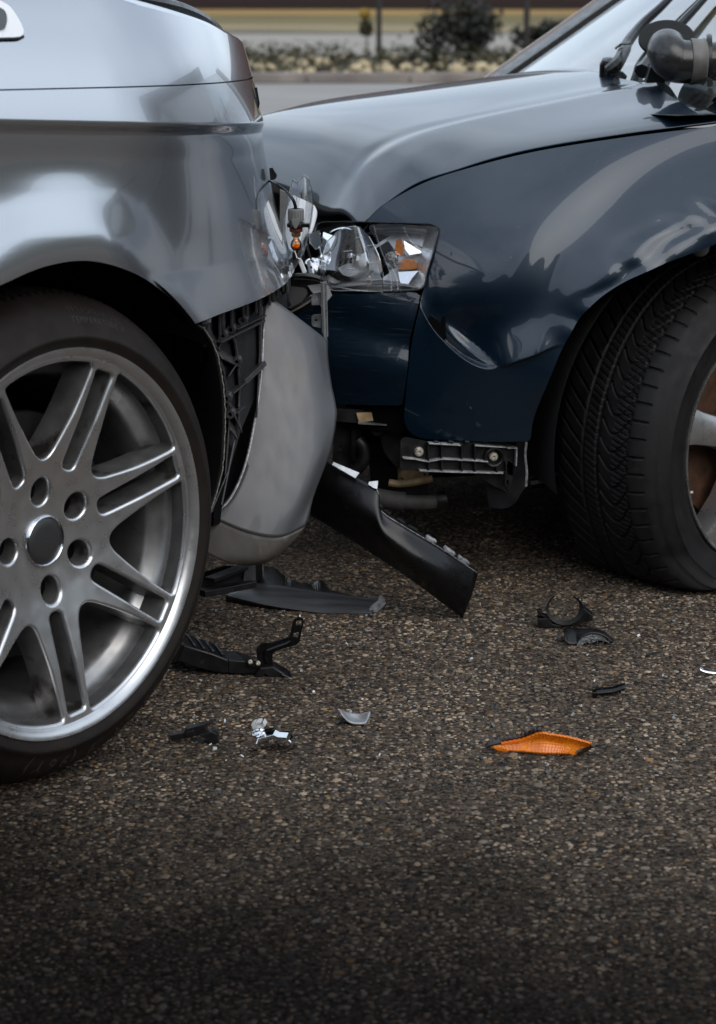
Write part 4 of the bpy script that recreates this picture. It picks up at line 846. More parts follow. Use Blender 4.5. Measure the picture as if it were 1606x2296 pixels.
# ---- windscreen, pillars, wipers
B1=PY(np.array(1142.),np.array(168.),4.98);B2=PY(np.array(1650.),np.array(196.),3.78)
rake=np.array([math.cos(math.radians(34))*.985,math.cos(math.radians(34))*.17,math.sin(math.radians(34))])
def wpt(a,b,o=0.):  # a across (0 far .. 1 near), b up the glass
    nrm=np.cross(B2-B1,rake);nrm/=np.linalg.norm(nrm);nrm*=-np.sign(nrm[1])
    bow=.07*math.sin(math.pi*min(max(a,0),1));return B1+(B2-B1)*a+rake*b+nrm*o-np.array([.985,.17,0])*bow
obj('windscreen',MB().grid(np.array([[wpt(a,b-.06) for a in np.linspace(0,1,18)] for b in np.linspace(0,.75,10)])),WIND,blue,smooth=70)
obj('pillar',MB().grid(np.array([[wpt(a,b-.05,o) for a,o in ((-.055,-.03),(-.055,.008),(-.03,.014),(.012,.006),(.012,-.01))] for b in np.linspace(0,.75,8)])),GLOSSB,blue,smooth=40)
obj('pillar',MB().grid(np.array([[wpt(a,b-.05,o)+np.array([.012,.0,0]) for a,o in ((.985,.004),(1.0,.014),(1.04,.012),(1.055,-.03),(1.04,-.05))] for b in np.linspace(0,.75,8)])),GLOSSB,blue,smooth=40)
obj('side_window',MB().grid(np.array([[wpt(1.05,b-.05,-.03)*(1-k)+(wpt(1.05,-.05,-.03)+np.array([1.3,.23,.02])+UP*.33*b/.75*(1-abs(k-.5)))*k for k in np.linspace(0,1,6)] for b in np.linspace(0,.75,6)])),SIDEGL,blue,smooth=60)
obj('pillar_trim',MB().tube(np.array([wpt(-.058,b-.05,.008) for b in np.linspace(0,.75,8)]),.007,6),pm('tan pillar edge',(.20,.15,.12),.4,coat=.5),blue)
obj('dashboard',MB().grid(np.array([[wpt(a,.05,-.05)+np.array([.25*k,.04*k,-.06*k]) for a in np.linspace(.02,.98,8)] for k in (0,1,3)])),pm('grey dashboard',(.10,.10,.105),.7),blue)
obj('cabin_back',MB().box((B1+B2)/2+np.array([1.15,.2,.18]),(.05,.01,0),(-.1,.75,0),(0,0,.45)),DARK,blue,smooth=0)
obj('cowl',MB().grid(np.array([[wpt(a,-.07,-.005)-np.array([.985,.17,0])*k+UP*(-.02*k) for a in np.linspace(-.03,1.03,10)] for k in (-.05,.02,.06)])),GLOSSB,blue)
def scr(u,v,o):  # point over the windscreen plane
    nrm=np.cross(B2-B1,rake);nrm/=np.linalg.norm(nrm);nrm*=-np.sign(nrm[1]);return PP(np.array(float(u)),np.array(float(v)),B1+nrm*o-np.array([.985,.17,0])*.05,nrm)
wa=tag(bpy.data.objects.new('wiper',None));COL.objects.link(wa);wa.parent=blue
arm=cr(np.array([scr(u,v,.035) for u,v in ((1362,160),(1382,146),(1398,118),(1408,95),(1440,55),(1480,18),(1510,-12),(1560,-60))]),6)
obj('wiper_arm',MB().tube(arm,np.interp(np.linspace(0,1,len(arm)),[0,.1,.3,.5,1],[.010,.013,.012,.0095,.006]),8),GLOSSB,wa)
obj('wiper_spring',MB().tube([scr(u,v,.05) for u,v in ((1380,109),(1393,99),(1412,98))],.0022,6),GLOSSB,wa)
obj('wiper_pivot',MB().lathe([(.001,.02),(.014,.018),(.018,.008),(.018,-.02)],scr(1366,154,.02),(0,-.3,1),18),GLOSSB,wa,smooth=50)
wa2=tag(bpy.data.objects.new('wiper',None));COL.objects.link(wa2);wa2.parent=blue
obj('wiper_arm',MB().tube([scr(u,v,.025) for u,v in ((1440,160),(1478,108),(1500,82),(1545,34),(1590,-14))],[.014,.010,.009,.008,.006],8),GLOSSB,wa2)
# ------------------------------------------------------------------ blue car's flat, steered wheel
w2=tag(bpy.data.objects.new('wheel',None));COL.objects.link(w2);w2.parent=blue
PSI=math.radians(40);FW=np.array([-math.cos(PSI),-math.sin(PSI),0]);NW=np.array([math.sin(PSI),-math.cos(PSI),0])
def w2_(a,b,c): return wc0+np.asarray(a,float)[...,None]*FW+np.asarray(b,float)[...,None]*UP+np.asarray(c,float)[...,None]*NW
RT,RR=.322,.212
na_,nc_=1300,110;ang=np.linspace(-2.2,2.9,na_);cc=np.linspace(.012,-.215,nc_)
A,Cc=np.meshgrid(ang,cc,indexing='ij')          # angle from the front (FW), upwards positive
cm=-.104;x=(Cc-cm)
Rb=RT-.0035*(x/.08)**2-.016*np.clip((np.abs(x)-.076)/.036,0,1)**1.7-.012*np.clip((np.abs(x)-.098)/.02,0,1)**2
arc=A*RT
dep=np.zeros_like(A)
def gro(dist,w,d): return d*(1-sst(w*.5,w*.5+.0022,np.abs(dist)))
for c0,w in ((-.026,.0045),(.006,.0045)): dep=np.maximum(dep,gro(x-c0,w,.006))                # ring grooves
wave=.018*np.sin(np.clip((x-.012)/.058,0,1)*math.pi*1.35-.5)+.10*np.clip(.02-x,-.03,.0)
per=.031
ph=((arc+wave+.5*per)/per)%1-.5;right=(x>.006)&(x<.100)
dep=np.maximum(dep,np.where(right,gro(ph*per,.0022,.0050),0))
ph2=((arc+.012*np.sin((x-.04)/.03))/(per/3))%1-.5;dep=np.maximum(dep,np.where((x>.040)&(x<.074),gro(ph2*per/3,.0008,.0028),0))
hook=((arc+wave+.012)/per)%1-.5;dep=np.maximum(dep,np.where((x>.069)&(x<.075)&(np.abs(hook)<.22),.004,0))
ph3=((arc+.75*(x+.026))/(.030))%1-.5;left=(x<-.030);dep=np.maximum(dep,np.where(left,gro(ph3*.030,.0034,.006),0))
ph4=((arc+.5*x)/.012)%1-.5;dep=np.maximum(dep,np.where((x>-.022)&(x<.002),gro(ph4*.012,.0007,.0025),0))
dep*=np.clip((.112-np.abs(x))/.02,0,1)
wear=.0012*(np.sin(arc*31+x*90)*np.sin(x*140+1)+np.sin(arc*77)*.5);R=Rb-np.maximum(dep-.0006,0)+wear*.25
Pt=w2_(R*np.cos(A),R*np.sin(A),Cc)
def flat(P):
    P=P.copy();z=P[...,2];low=np.clip((.075-z)/.075,0,1)
    c=((P-wc0)@NW);P+=NW[None]*((low**1.3)*.030*np.sign(c+.104)*np.clip(np.abs(c+.104)/.09,0,1.3))[...,None] if P.ndim==2 else NW*((low**1.3)*.030*np.sign(c+.104)*np.clip(np.abs(c+.104)/.09,0,1.3))[...,None]
    z=P[...,2];P[...,2]=np.where(z<.03,.0015+.0285*np.exp(np.clip((z-.03)/.0285,-8,0)),z);return P
ty=MB();ty.grid(flat(Pt))
def ring2(prof_,n=160):
    a=np.linspace(0,2*np.pi,n,endpoint=False);pr=np.array(prof_);return flat(w2_(pr[:,0,None]*np.cos(a),pr[:,0,None]*np.sin(a),np.broadcast_to(pr[:,1,None],(len(pr),n))))
re_=float(Rb[0,0]);ty.grid(ring2([(re_+.0005,.0115),(re_-.008,.0165),(re_-.020,.0205),(.268,.022),(.250,.018),(.232,.010),(.226,.0115),(.220,.008),(.214,-.004),(.205,-.02)]),wrap=True)
ty.grid(ring2([(float(Rb[0,-1]),-.2145),(.27,-.225),(.21,-.20)]),wrap=True)
obj('tyre',ty,RUBBER,w2,smooth=55)
obj('rim_lip',MB().lathe([(.2125,-.010),(.2150,.004),(.2135,.0075),(.2095,.0075),(.2060,.0035),(.2030,-.004),(.1990,-.020),(.1930,-.030),(.1900,-.06),(.188,-.16)],wc0,NW,120,flip=True),pm('kerbed alloy lip',(.50,.49,.47),.28,.9,var=.2,vs=50,rvar=.1,bump=.2,bs=90,dirt=((.06,.05,.045),.64,60)),w2,smooth=50)
cb=lambda r:np.interp(r,[0,.06,.12,.19,.204],[.004,.006,.004,-.006,-.008])
for k in range(5):
    th0=math.radians(15+72*k);e=np.array([math.cos(th0),math.sin(th0)]);f=np.array([-e[1],e[0]])
    rs=np.linspace(.03,.203,12);hw=np.interp(rs,[.03,.07,.13,.18,.203],[.034,.030,.026,.030,.040]);sec_=[]
    for r,h in zip(rs,hw):
        prof_=[(-h,-.050),(-h*1.0,-.012),(-h*.92,-.004),(-h*.5,.000),(h*.5,.000),(h*.92,-.004),(h,-.012),(h,-.050)]
        sec_.append([w2_(e[0]*r+f[0]*q,e[1]*r+f[1]*q,cb(r)+z) for q,z in prof_])
    obj('spoke',MB().grid(np.array(sec_)),ALLOY,w2,smooth=50)
obj('hub',MB().lathe([(.0005,.010),(.03,.010),(.045,.006),(.06,.002),(.062,-.05)],wc0,NW,40,flip=True),ALLOY,w2,smooth=50)
obj('brake_disc',MB().lathe([(.03,-.075),(.075,-.075),(.078,-.070),(.150,-.070),(.152,-.09)],wc0,NW,64,flip=True),RUST,w2,smooth=40)
obj('valve',MB().tube(w2_(np.array([.186,.172]),np.array([-.07,-.066]),np.array([-.03,-.012])),.0028,8),ZINC,w2)
obj('disc_shield',MB().lathe([(.001,-.10),(.185,-.10)],wc0,NW,40),DARK,w2)
# ================================================================== pipe resting on the blue bonnet
def PA(u,v,Y): return PY(np.asarray(u,float),np.asarray(v,float),Y)
pe=thing('pipe_elbow','worn grey rubber pipe elbow with a black flange resting on the blue bonnet','pipe',PA(1560,178,3.92))
pth=cr(np.concatenate([PA([1496,1495],[94,106],np.array([3.985,3.962])),PA([1499,1517,1545,1575,1640,1760],[122,136,139,138,137,135],3.93)]),6);rad=np.interp(np.arange(len(pth)),[0,6,18,26,30,33,60],[.024,.034,.038,.036,.034,.033,.033])
obj('elbow',MB().tube(pth,rad,28),PIPE,pe,smooth=60)
i0=int(np.argmin(np.abs(pth[:,0]-PA(1563,139,3.93)[0])))
dx=np.array([1.,0,0])
obj('clamp_ring',MB().lathe([(.034,-.013),(.0385,-.012),(.040,-.008),(.0385,.0),(.0385,.008),(.0405,.011),(.0385,.014),(.034,.014)],PA(1563,138,3.93),(1,.02,0),36),pm('dull rubber collar',(.13,.12,.11),.55,var=.3,vs=30,bump=.1),pe,smooth=40)
obj('clamp_ring',MB().lathe([(.033,-.004),(.044,-.004),(.046,.0),(.044,.006),(.033,.006)],PA(1590,136,3.94),(1,-.15,.05),36),GLOSSB,pe,smooth=40)
obj('flange',MB().lathe([(.020,-.004),(.045,-.003),(.0495,.001),(.0485,.006),(.042,.007),(.022,.005)],PA(1495,90,3.985),(-.08,-.60,.80),40),RUBBER,pe,smooth=40)
obj('flange_back',MB().lathe([(.001,.004),(.046,.005)],PA(1495,90,3.985),(-.08,-.60,.80),40),DARK,pe)
obj('rest_pad',MB().plate([(1448,186),(1460,148),(1474,140),(1490,172),(1492,186)],PA(1470,168,3.99),(0,-1,0),.03),BLACK,pe,smooth=0,bevel=.002)
# ================================================================== hanging indicator bulb
Yk=3.44;s_=Yk/5000
ib=thing('indicator_bulb','amber glass bulb in a grey socket hanging by two black wires between the cars','bulb',PA(666,558,Yk))
ax=lambda v:PA(664,v,Yk)
def lz(name,pr,m,dv=0,sm=40,par=ib,n=28):
    # (radius px, v px) profile turned about the hanging axis
    c=ax(500);return obj(name,MB().lathe([(r*s_,(500-v)*s_*1.03) for r,v in pr],c,(0,0,1),n,flip=True),m,par,smooth=sm)
so_=lz('socket',[(12,469),(17,469),(17.5,472),(17.5,495),(16,497),(1,497)],pm('grey socket',(.20,.20,.20),.45,bump=.05))
for k in range(9):
    t=-2.9+k*.33;c=ax(483)+np.array([math.cos(t),math.sin(t),0])*17.6*s_;obj('socket_rib',MB().box(c,(.0006,0,0),(0,.0008,0),(0,0,12*s_)),GREYP,so_,smooth=0)
obj('socket_latch',MB().prism([ax(v)+np.array([(u-664)*s_,-17.4*s_,0]) for u,v in ((655,488),(672,488),(672,497),(666,510),(661,510),(655,497))],(0,-.003,0)),GREYP,so_,smooth=0,bevel=.0005)
lz('socket_flange',[(1,498),(18,498),(19,500),(19,508),(15,511),(1,511)],GLOSSB)
for u0,u1 in ((644,655),(676,695)): obj('flange_ear',MB().box(ax(504)+np.array([((u0+u1)/2-664)*s_,-.004,0]),((u1-u0)/2*s_,0,0),(0,.006,0),(0,0,4.5*s_)),GLOSSB,ib,smooth=0,bevel=.001)
obj('flange_ear',MB().box(ax(508)+np.array([(693-664)*s_,-.004,0]),(1.8*s_,0,0),(0,.005,0),(0,0,5*s_)),GLOSSB,ib,smooth=0,bevel=.0006)
lz('seal_ring',[(13,511),(15,512),(14.5,514),(15,516),(14,519),(1,519)],pm('dark red seal',(.10,.012,.008),.5))
lz('bulb_collar',[(9.5,519),(10.5,520),(10.5,527),(8,530),(1,530)],pm('brass collar',(.42,.33,.20),.25,.9))
lz('bulb_glass',[(6,529),(6.2,533),(8,536),(11,540),(12.7,546),(12.5,551),(10.5,556),(6.5,559.5),(.3,560.5)],AMBER_GL,sm=80)
lz('bulb_inner',[(.2,534),(4,535),(5,540),(4,543),(.2,544)],CHROME,sm=80)
lz('bulb_filament_post',[(5,549),(6.8,551),(6.5,556),(.2,557)],pm('amber inner glass',(.75,.24,.02),.2,spec=.8),sm=80)
for k in (0,1):
    w=cr(np.array([PA(600+2*k,402+k*2,3.50),PA(622,414+3*k,3.46),PA(640+2*k,427+2*k,3.445),PA(653+3*k,443,3.44),PA(660+3*k,458,3.44),PA(662+4*k,474,3.44)]),6)
    obj('wire',MB().tube(w,.0016,8),GLOSSB,ib)
# ================================================================== shards
def curved(name,label,cat,ctrl,m,edge=None,solid=.002,nu=6,nv=6,sm=70,part='sheet',er=.0012,group=None):
    L_=lattice(ctrl,nu,nv);zb=L_[...,2].min();c=L_.reshape(-1,3).mean(0);t=thing(name,label,cat,(c[0],c[1],zb),group)
    obj(part,MB().grid(L_),m,t,smooth=sm,solid=solid)
    if edge is not None:
        b=np.concatenate([L_[0],L_[1:,-1],L_[-1,::-1][1:],L_[::-1,0][1:]]);obj('edge',MB().tube(b,er,5),edge,t)
    return t,L_
t,L1=curved('lens_shard','tall pointed clear shard of lamp lens standing behind the hanging bulb','lens shard',
 [[(657,402,3.52),(668,409,3.51),(681,393,3.505),(692,402,3.51)],[(649,440,3.52),(664,440,3.50),(684,438,3.49),(701,440,3.51)],[(640,490,3.52),(660,490,3.49),(682,488,3.485),(698,487,3.51)],
 [(634,545,3.52),(654,545,3.49),(674,545,3.485),(686,546,3.51)],[(632,585,3.52),(646,588,3.50),(662,586,3.495),(673,580,3.51)],[(634,622,3.53),(638,624,3.52),(643,622,3.515),(650,613,3.52)]],GLASS,EDGE,er=.0009)
obj('crack',MB().tube(PA([668,667,664,660],[410,430,460,500],3.488),.0005,5),EDGE,t)
obj('crack',MB().tube(PA([650,660,666,675],[556,561,578,581],3.47),.0009,5),EDGE,t)
# ================================================================== things on the ground
GP=lambda x,y:(280.3+.2792*x,1345.4+.2792*y)     # zoomed view of the left debris
def gnd(v): return float(PZ(np.array(803.),np.array(float(v)))[1])
def flatthing(name,label,cat,u,v,group=None): p=PZ(np.array(float(u)),np.array(float(v)));return thing(name,label,cat,p,group),float(p[1])
# torn black bumper panel
pn=[[(690,1015,3.57),(740,1036,3.54),(790,1066,3.52),(843,1098,3.50),(850,1143,3.49),(905,1182,3.48),(985,1230,3.49),(1069,1286,3.525)],
[(688,1080,3.55),(730,1095,3.525),(775,1125,3.50),(835,1165,3.48),(868,1210,3.465),(925,1250,3.46),(990,1290,3.475),(1055,1334,3.51)],
[(690,1147,3.56),(725,1168,3.54),(775,1198,3.52),(835,1238,3.50),(890,1274,3.49),(945,1312,3.49),(990,1348,3.50),(1036,1384,3.522)]]
tp=thing('torn_bumper_panel','long gloss black bumper panel torn off and leaning down to the road','bumper panel',PY(np.array(1035.),np.array(1384.),3.522))
Lp=lattice(pn,8,8);obj('panel',MB().grid(Lp),GLOSSB,tp,smooth=70,solid=.0035)
te=Lp[0];i3=24
fl_=te[i3+4:];obj('top_flange',MB().grid(np.array([fl_+np.array([0,-.001,.0008]),fl_+np.array([.003,.016,.002]),fl_+np.array([.004,.024,-.001])])),BLACK,tp,smooth=0,solid=.002)
WORN2=pm('scratched pale plastic edge',(.26,.26,.27),.45,var=.7,vs=160)
for k in range(7):
    i=int(i3+7+k*3.6);a,b=te[i],te[min(len(te)-1,i+2)]
    obj('clip_pad',MB().bar(a+np.array([.002,.010,.004]),b+np.array([.002,.010,.004]),.005,.010,(0,1,.1)),WORN2 if k>3 else BLACK,tp,smooth=0,bevel=.0008)
obj('worn_edge',MB().tube(te[i3-2:]+np.array([0,-.001,.001]),.0016,6),WORN2,tp)
obj('torn_tip',MB().tube(Lp[:,-1]+np.array([.0006,-.001,0]),.0011,5),BLACK,tp)
for pts in ([(748,1036),(806,1060),(797,1072),(745,1042)],[(828,1080),(848,1078),(846,1096),(838,1094),(826,1086)]):
    obj('silver_tab',MB().plate(pts,PA(800,1065,3.505),(0,-1,.6),.004),STEEL,tp,smooth=0,bevel=.0008)
# grey splitter lip lying under the torn corner
sp_=thing('splitter_lip','dark grey curved splitter lip lying flat on the road under the torn corner','splitter',PZ(np.array(690.),np.array(1372.)))
lp=[[(566,1308,3.70),(640,1318,3.67),(720,1330,3.65),(790,1339,3.645),(850,1346,3.64)],[(540,1322,3.645),(620,1338,3.61),(705,1352,3.59),(780,1359,3.585),(845,1362,3.58)],[(508,1336,3.615),(600,1357,3.575),(700,1371,3.552),(770,1376,3.543),(832,1378,3.540)]]
Ll=lattice(lp,6,8);Ll[-1,:,2]=np.maximum(Ll[-1,:,2],.001);low=Ll[-1].copy();low2=low.copy();low2[:,2]=.0015;low2[:,1]+=.004
obj('lip',MB().grid(np.concatenate([Ll,low2[None]])),pm('scuffed grey lip',(.040,.040,.042),.5,var=.5,vs=30,aniso=(.3,1,1),rvar=.12,dirt=((.085,.08,.075),.6,40)),sp_,smooth=45,solid=.003)
n_=60;uu=np.linspace(572,850,n_);jag=1285+.19*(uu-572)+np.where(uu<640,-12,0)+5*np.sin(uu*.05)+3*np.sin(uu*.11+1)+2*np.sin(uu*.19)
top=np.array([PY(np.array(u),np.array(v),3.74) for u,v in zip(uu,jag)]);botm=np.array([PY(np.array(u),np.array(1309+.133*(u-572)),3.69-.0002*(u-572)) for u in uu])
obj('torn_back',MB().grid(np.array([top,botm])),BLACK,sp_,smooth=0,solid=.002)
obj('torn_end',MB().plate([(824,1376),(836,1356),(848,1348),(853,1334),(861,1340),(866,1352),(858,1362),(846,1372),(838,1380)],PA(845,1360,3.56),(.4,-1,.3),.006),pm('torn grey edge',(.13,.13,.135),.5,var=.6,vs=120),sp_,smooth=0,bevel=.001)
obj('torn_fin',MB().prism(PA([556,572,574,560],[1316,1268,1308,1320],3.66),(0.01,.05,0)),BLACK,sp_,smooth=0,bevel=.001)
# black carrier with an upright steel arm
u_,v_=GP(1000,620)
cb_=thing('bracket_arm','black plastic carrier with two rivets and an upright black steel arm beside the silver wheel','bracket',PZ(np.array(560.),np.array(1520.)))
Yb=gnd(1515)
bm=MB()
def seg(ptsf,h0,dep):
    q=[GP(*p) for p in ptsf];w=np.array([PA(u,v,Yb) for u,v in q]);w[:,2]=np.maximum(w[:,2],.001);bm.prism(w,(0,dep,0))
for pts,dp in (([(420,490),(470,360),(700,430),(830,480),(830,590),(720,582),(560,540)],.075),([(828,478),(975,490),(1090,520),(1060,600),(1000,612),(920,602),(828,588)],.05)):
    b1=MB();w=np.array([PA(*GP(*p),Yb) for p in pts]);w[:,2]=np.maximum(w[:,2],.002);b1.prism(w,(-.02,dp,0));obj('carrier',b1,BLACK,cb_,smooth=0,bevel=.002)
for k in range(4):
    a=PA(*GP(560+k*75,392+k*24),Yb)+np.array([0,.006,.003]);obj('rib',MB().bar(a,a+np.array([-.016,.060,-.001]),.004,.003,(0,0,1)),BLACK,cb_,smooth=0,bevel=.0008)
obj('foot',MB().prism([PA(*GP(*p),Yb-.008) for p in ((1085,545),(1190,535),(1340,628),(1322,680),(1245,662),(1120,598),(1100,640),(1062,652),(1030,620))],(0,.03,0)),BLACK,cb_,smooth=0,bevel=.002)
obj('foot_end',MB().prism([PA(*GP(*p),Yb-.011) for p in ((1255,590),(1340,626),(1324,682),(1246,664))],(0,.02,0)),GLOSSB,cb_,smooth=0,bevel=.0015)
pr_=PA(*GP(1030,510),Yb-.005)
rpl=MB().plate([GP(*p) for p in ((968,486),(1095,500),(1090,545),(990,532))],pr_,(0,-1,.15),.003);obj('rivet_plate',rpl,GLOSSB,cb_,smooth=0,bevel=.0008)
for x,y in ((1007,497),(1070,507)):
    obj('rivet',MB().lathe([(.0001,.0012),(.0012,.0014),(.0016,.003),(.0030,.0028),(.0040,.0005)],PA(*GP(x,y),Yb-.0055),(0,-1,.2),18,flip=True),ZINC,cb_,smooth=40)
armp=cr([(1090,540),(1062,470),(1058,400),(1078,362),(1110,348),(1180,345),(1260,318),(1318,296),(1338,230),(1352,172),(1372,150),(1405,146),(1432,154),(1434,190),(1420,250),(1406,322),(1378,358),(1320,376),(1245,398),(1200,420),(1186,450),(1192,535)],3)
slot=[GP(*p) for p in rounded([(1376,164),(1424,164),(1420,206),(1372,208)],10)];sl2=[GP(*p) for p in rounded([(1352,262),(1398,260),(1390,304),(1350,304)],8)]
obj('arm',MB().plate([GP(*p) for p in armp],pr_+np.array([0,-.001,0]),(.12,-1,-.1),.0035,[slot,sl2]),GLOSSB,cb_,smooth=0,bevel=.0007)
rp=cr(np.array([PP(*map(np.array,map(float,GP(*p))),pr_+np.array([0,-.001,0]),np.array([.12,-1,-.1])/1.012) for p in ((1140,500),(1128,450),(1135,412),(1180,390),(1290,350),(1330,330))]),5);obj('arm_swage',MB().tube(rp,.0034,8),GLOSSB,cb_)
# small black clip
k2=thing('plastic_clip','small matt black plastic clip on the road nearest the silver wheel','clip',PZ(np.array(450.),np.array(1672.)));Yk2=gnd(1668)
def k2p(name,pts,dp,dy=0.):
    w=np.array([PA(*GP(*p),Yk2+dy) for p in pts]);w[:,2]=np.maximum(w[:,2],.001);return obj(name,MB().prism(w,(.002,dp,0)),BLACK,k2,smooth=0,bevel=.0007)
k2p('stem',[(360,1088),(475,1066),(492,1108),(376,1135)],.012)
k2p('body',[(470,1072),(482,1040),(600,1006),(640,1000),(652,1068),(600,1086),(490,1112)],.016,-.002)
k2p('window',[(488,1062),(548,1046),(552,1086),(494,1102)],.002,-.0045)
k2p('wedge',[(592,1086),(700,1060),(738,1078),(750,1145),(724,1184)],.014,-.006);k2p('spur',[(632,1000),(690,980),(696,992),(650,1010)],.01)
# chrome fragment
ch_=thing('chrome_fragment','bright chrome lamp fragment with a white clip beside the small black clip','chrome fragment',PZ(np.array(602.),np.array(1690.)));Yc2=gnd(1688)
def chp(name,pts,dp,m=CHROME,dy=0.,bev=.0006):
    w=np.array([PA(*GP(*p),Yc2+dy) for p in pts]);w[:,2]=np.maximum(w[:,2],.001);return obj(name,MB().prism(w,(.003,dp,.004)),m,ch_,smooth=0,bevel=bev)
chp('leg',[(968,1240),(1010,1185),(1050,1150),(1075,1158),(1085,1178),(1050,1200),(1000,1240)],.018)
chp('strip',[(1050,1180),(1072,1112),(1190,1082),(1225,1100),(1300,1105),(1308,1090),(1314,1140),(1225,1150),(1208,1118),(1085,1130),(1075,1190)],.010,dy=-.003)
chp('back_bridge',[(1100,1080),(1180,1066),(1212,1090),(1180,1110),(1110,1118)],.012,GLOSSB,.006)
hs_=MB();c=PA(*GP(1262,1130),Yc2+.012);pr=[]
for t in np.linspace(-.2,3.0,14): pr.append([c+np.array([.016*math.cos(t)*1.0+q*.002,q*.014,.014*math.sin(t)-.004]) for q in np.linspace(-1,1,5)])
obj('half_reflector',hs_.grid(np.array(pr)),CHROME,ch_,smooth=60,solid=.0012)
for pts in ([(1012,1000),(1040,985),(1052,1030),(1030,1045)],[(1048,985),(1085,978),(1090,995),(1062,1000),(1066,1028),(1100,1022),(1106,978),(1128,1012),(1106,1038),(1050,1046)]):
    chp('clip',pts,.005,pm('grey white plastic',(.45,.46,.47),.3,coat=.3),.004)
obj('spring',MB().tube(cr(np.array([PA(*GP(x,y),Yc2+.004) for x,y in ((1020,1062),(1075,1040),(1110,1052),(1040,1075),(1030,1085),(1100,1068),(1120,1080),(1060,1098))]),5),.0024,8),CHROME,ch_)
# silver shard
a_=lambda x,y:(336.4+.349*x,1345.4+.349*y)
c4=[[a_(1203,702)+(2.985,),a_(1260,726)+(3.005,),a_(1345,738)+(3.01,),a_(1420,722)+(3.0,)],[a_(1225,738)+(2.985,),a_(1275,762)+(2.995,),a_(1345,772)+(2.998,),a_(1410,758)+(2.99,)],[a_(1262,780)+(2.98,),a_(1300,798)+(2.978,),a_(1350,802)+(2.978,),a_(1388,798)+(2.98,)]]
t,L_=curved('silver_shard','boat shaped silver painted shard lying alone in the middle of the road','shard',c4,pm('pale shard paint',(.30,.305,.315),.4,.3,.3,var=.12,vs=60),None,.0025,part='shard')
# black ring clip
r2=lambda x,y:(1009+.3717*x,1289.4+.3717*y)
rc=thing('ring_clip','open black plastic ring clip, upper of two black pieces before the flat tyre','ring clip',PZ(np.array(1262.),np.array(1414.)));Yr=gnd(1408)
cen=(690,195)
ri=MB();prf=[]
for t in np.linspace(math.radians(128),math.radians(415),44):
    r0=92 if t<math.radians(400) else 90
    thk=np.interp(math.degrees(t),[128,160,215,270,330,380,415],[9,12,22,34,30,16,7])
    prf.append([PA(*r2(cen[0]+(r0+q*thk)*math.cos(t)*1.02,cen[1]-(r0+q*thk)*math.sin(t)*.86),Yr+dy) for q,dy in ((0,-.004),(0,.022),(1,.020),(1,-.006),(0,-.004))])
prf=np.array(prf);prf[...,2]=np.maximum(prf[...,2],.001);obj('ring',ri.grid(prf),BLACK,rc,smooth=30)
def rcp(name,pts,dp,dy=0.):
    w=np.array([PA(*r2(*p),Yr+dy) for p in pts]);w[:,2]=np.maximum(w[:,2],.001);return obj(name,MB().prism(w,(.001,dp,0)),BLACK,rc,smooth=0,bevel=.0008)
rcp('lug',[(524,216),(548,212),(558,240),(590,248),(600,262),(566,262),(560,250),(530,246)],.012)
rcp('base',[(528,264),(600,262),(620,296),(680,308),(640,318),(590,318),(542,340),(530,300)],.02,-.004)
rcp('wedge',[(786,186),(800,196),(864,244),(862,274),(760,300),(740,300),(780,250)],.022,-.002)
# half round lamp bezel fragment
hb=thing('bezel_fragment','black half round lamp bezel fragment with clear inner face, just below the ring clip','bezel fragment',PZ(np.array(1310.),np.array(1450.)));Yh=gnd(1446)
o1=cr([(682,345),(700,322),(740,322),(800,330),(870,345),(940,372),(980,408)],5);o2=cr([(700,402),(738,442),(780,436),(800,400),(850,375),(920,385),(978,416)],5)
top=np.array([PA(*r2(*p),Yh+.03) for p in o1]);frn=np.array([PA(*r2(*p),Yh-.004) for p in cr([(690,395),(735,443),(760,438),(790,388),(850,356),(920,366),(980,412)],5)])
midd=(top+frn)/2+np.array([0,0,.006]);sh=np.array([top,midd,frn]);sh[...,2]=np.maximum(sh[...,2],.001);obj('shell',MB().grid(cr(sh,4)),BLACK,hb,smooth=60,solid=.002)
CL=pm('clear moulded face',(.13,.135,.14),.15,.4,.6,var=.5,vs=220,bump=.5,bs=260)
fc_=cr([(762,440),(772,410),(800,378),(850,358),(920,368),(976,404),(980,418),(930,398),(890,396),(850,412),(822,402),(800,425),(785,442)],3);obj('inner_face',MB().plate([r2(*p) for p in fc_],PA(*r2(870,400),Yh-.003),(.15,-1,.2),.006),CL,hb,smooth=0,bevel=.0008)
for k in range(6):
    x=785+k*34;obj('facet',MB().bar(PA(*r2(x,425-abs(k-3)*2-k*2),Yh-.006),PA(*r2(x+8,378+abs(k-3)*6),Yh-.006),.0012,.002),CL,hb,smooth=0)
# small chrome strip piece and crescent at the right
def strip3(name,label,cat,pts,h,m,back=.006,v=None):
    Y0=gnd(v);w=cr(np.array([PA(*r2(*p),Y0) for p in pts]),5);t=thing(name,label,cat,(w[:,0].mean(),w[:,1].mean(),0))
    g=np.array([w,w+np.array([0,.002,h*.6]),w+np.array([0,back,h])]);g[...,2]=np.maximum(g[...,2],.0012);obj('strip',MB().grid(g),m,t,smooth=60,solid=.0015);return t,w
t,w=strip3('trim_fragment','small black and chrome trim fragment between the bezel fragment and the orange lens','trim fragment',[(862,734),(900,724),(950,718),(1000,712),(1060,690)],.007,GLOSSB,.012,1562)
obj('chrome_face',MB().grid(np.array([[PA(*r2(*p),gnd(1562)+.012) for p in r] for r in ([(915,678),(955,686),(1000,690),(1050,688)],[(918,694),(955,702),(1000,702),(1045,696)])])),CHROME,t,smooth=60,solid=.0012)
obj('end_block',MB().box(PA(*r2(872,720),gnd(1562)-.002),(.003,0,0),(0,.006,0),(0,0,.005)),GLOSSB,t,smooth=0,bevel=.0008)
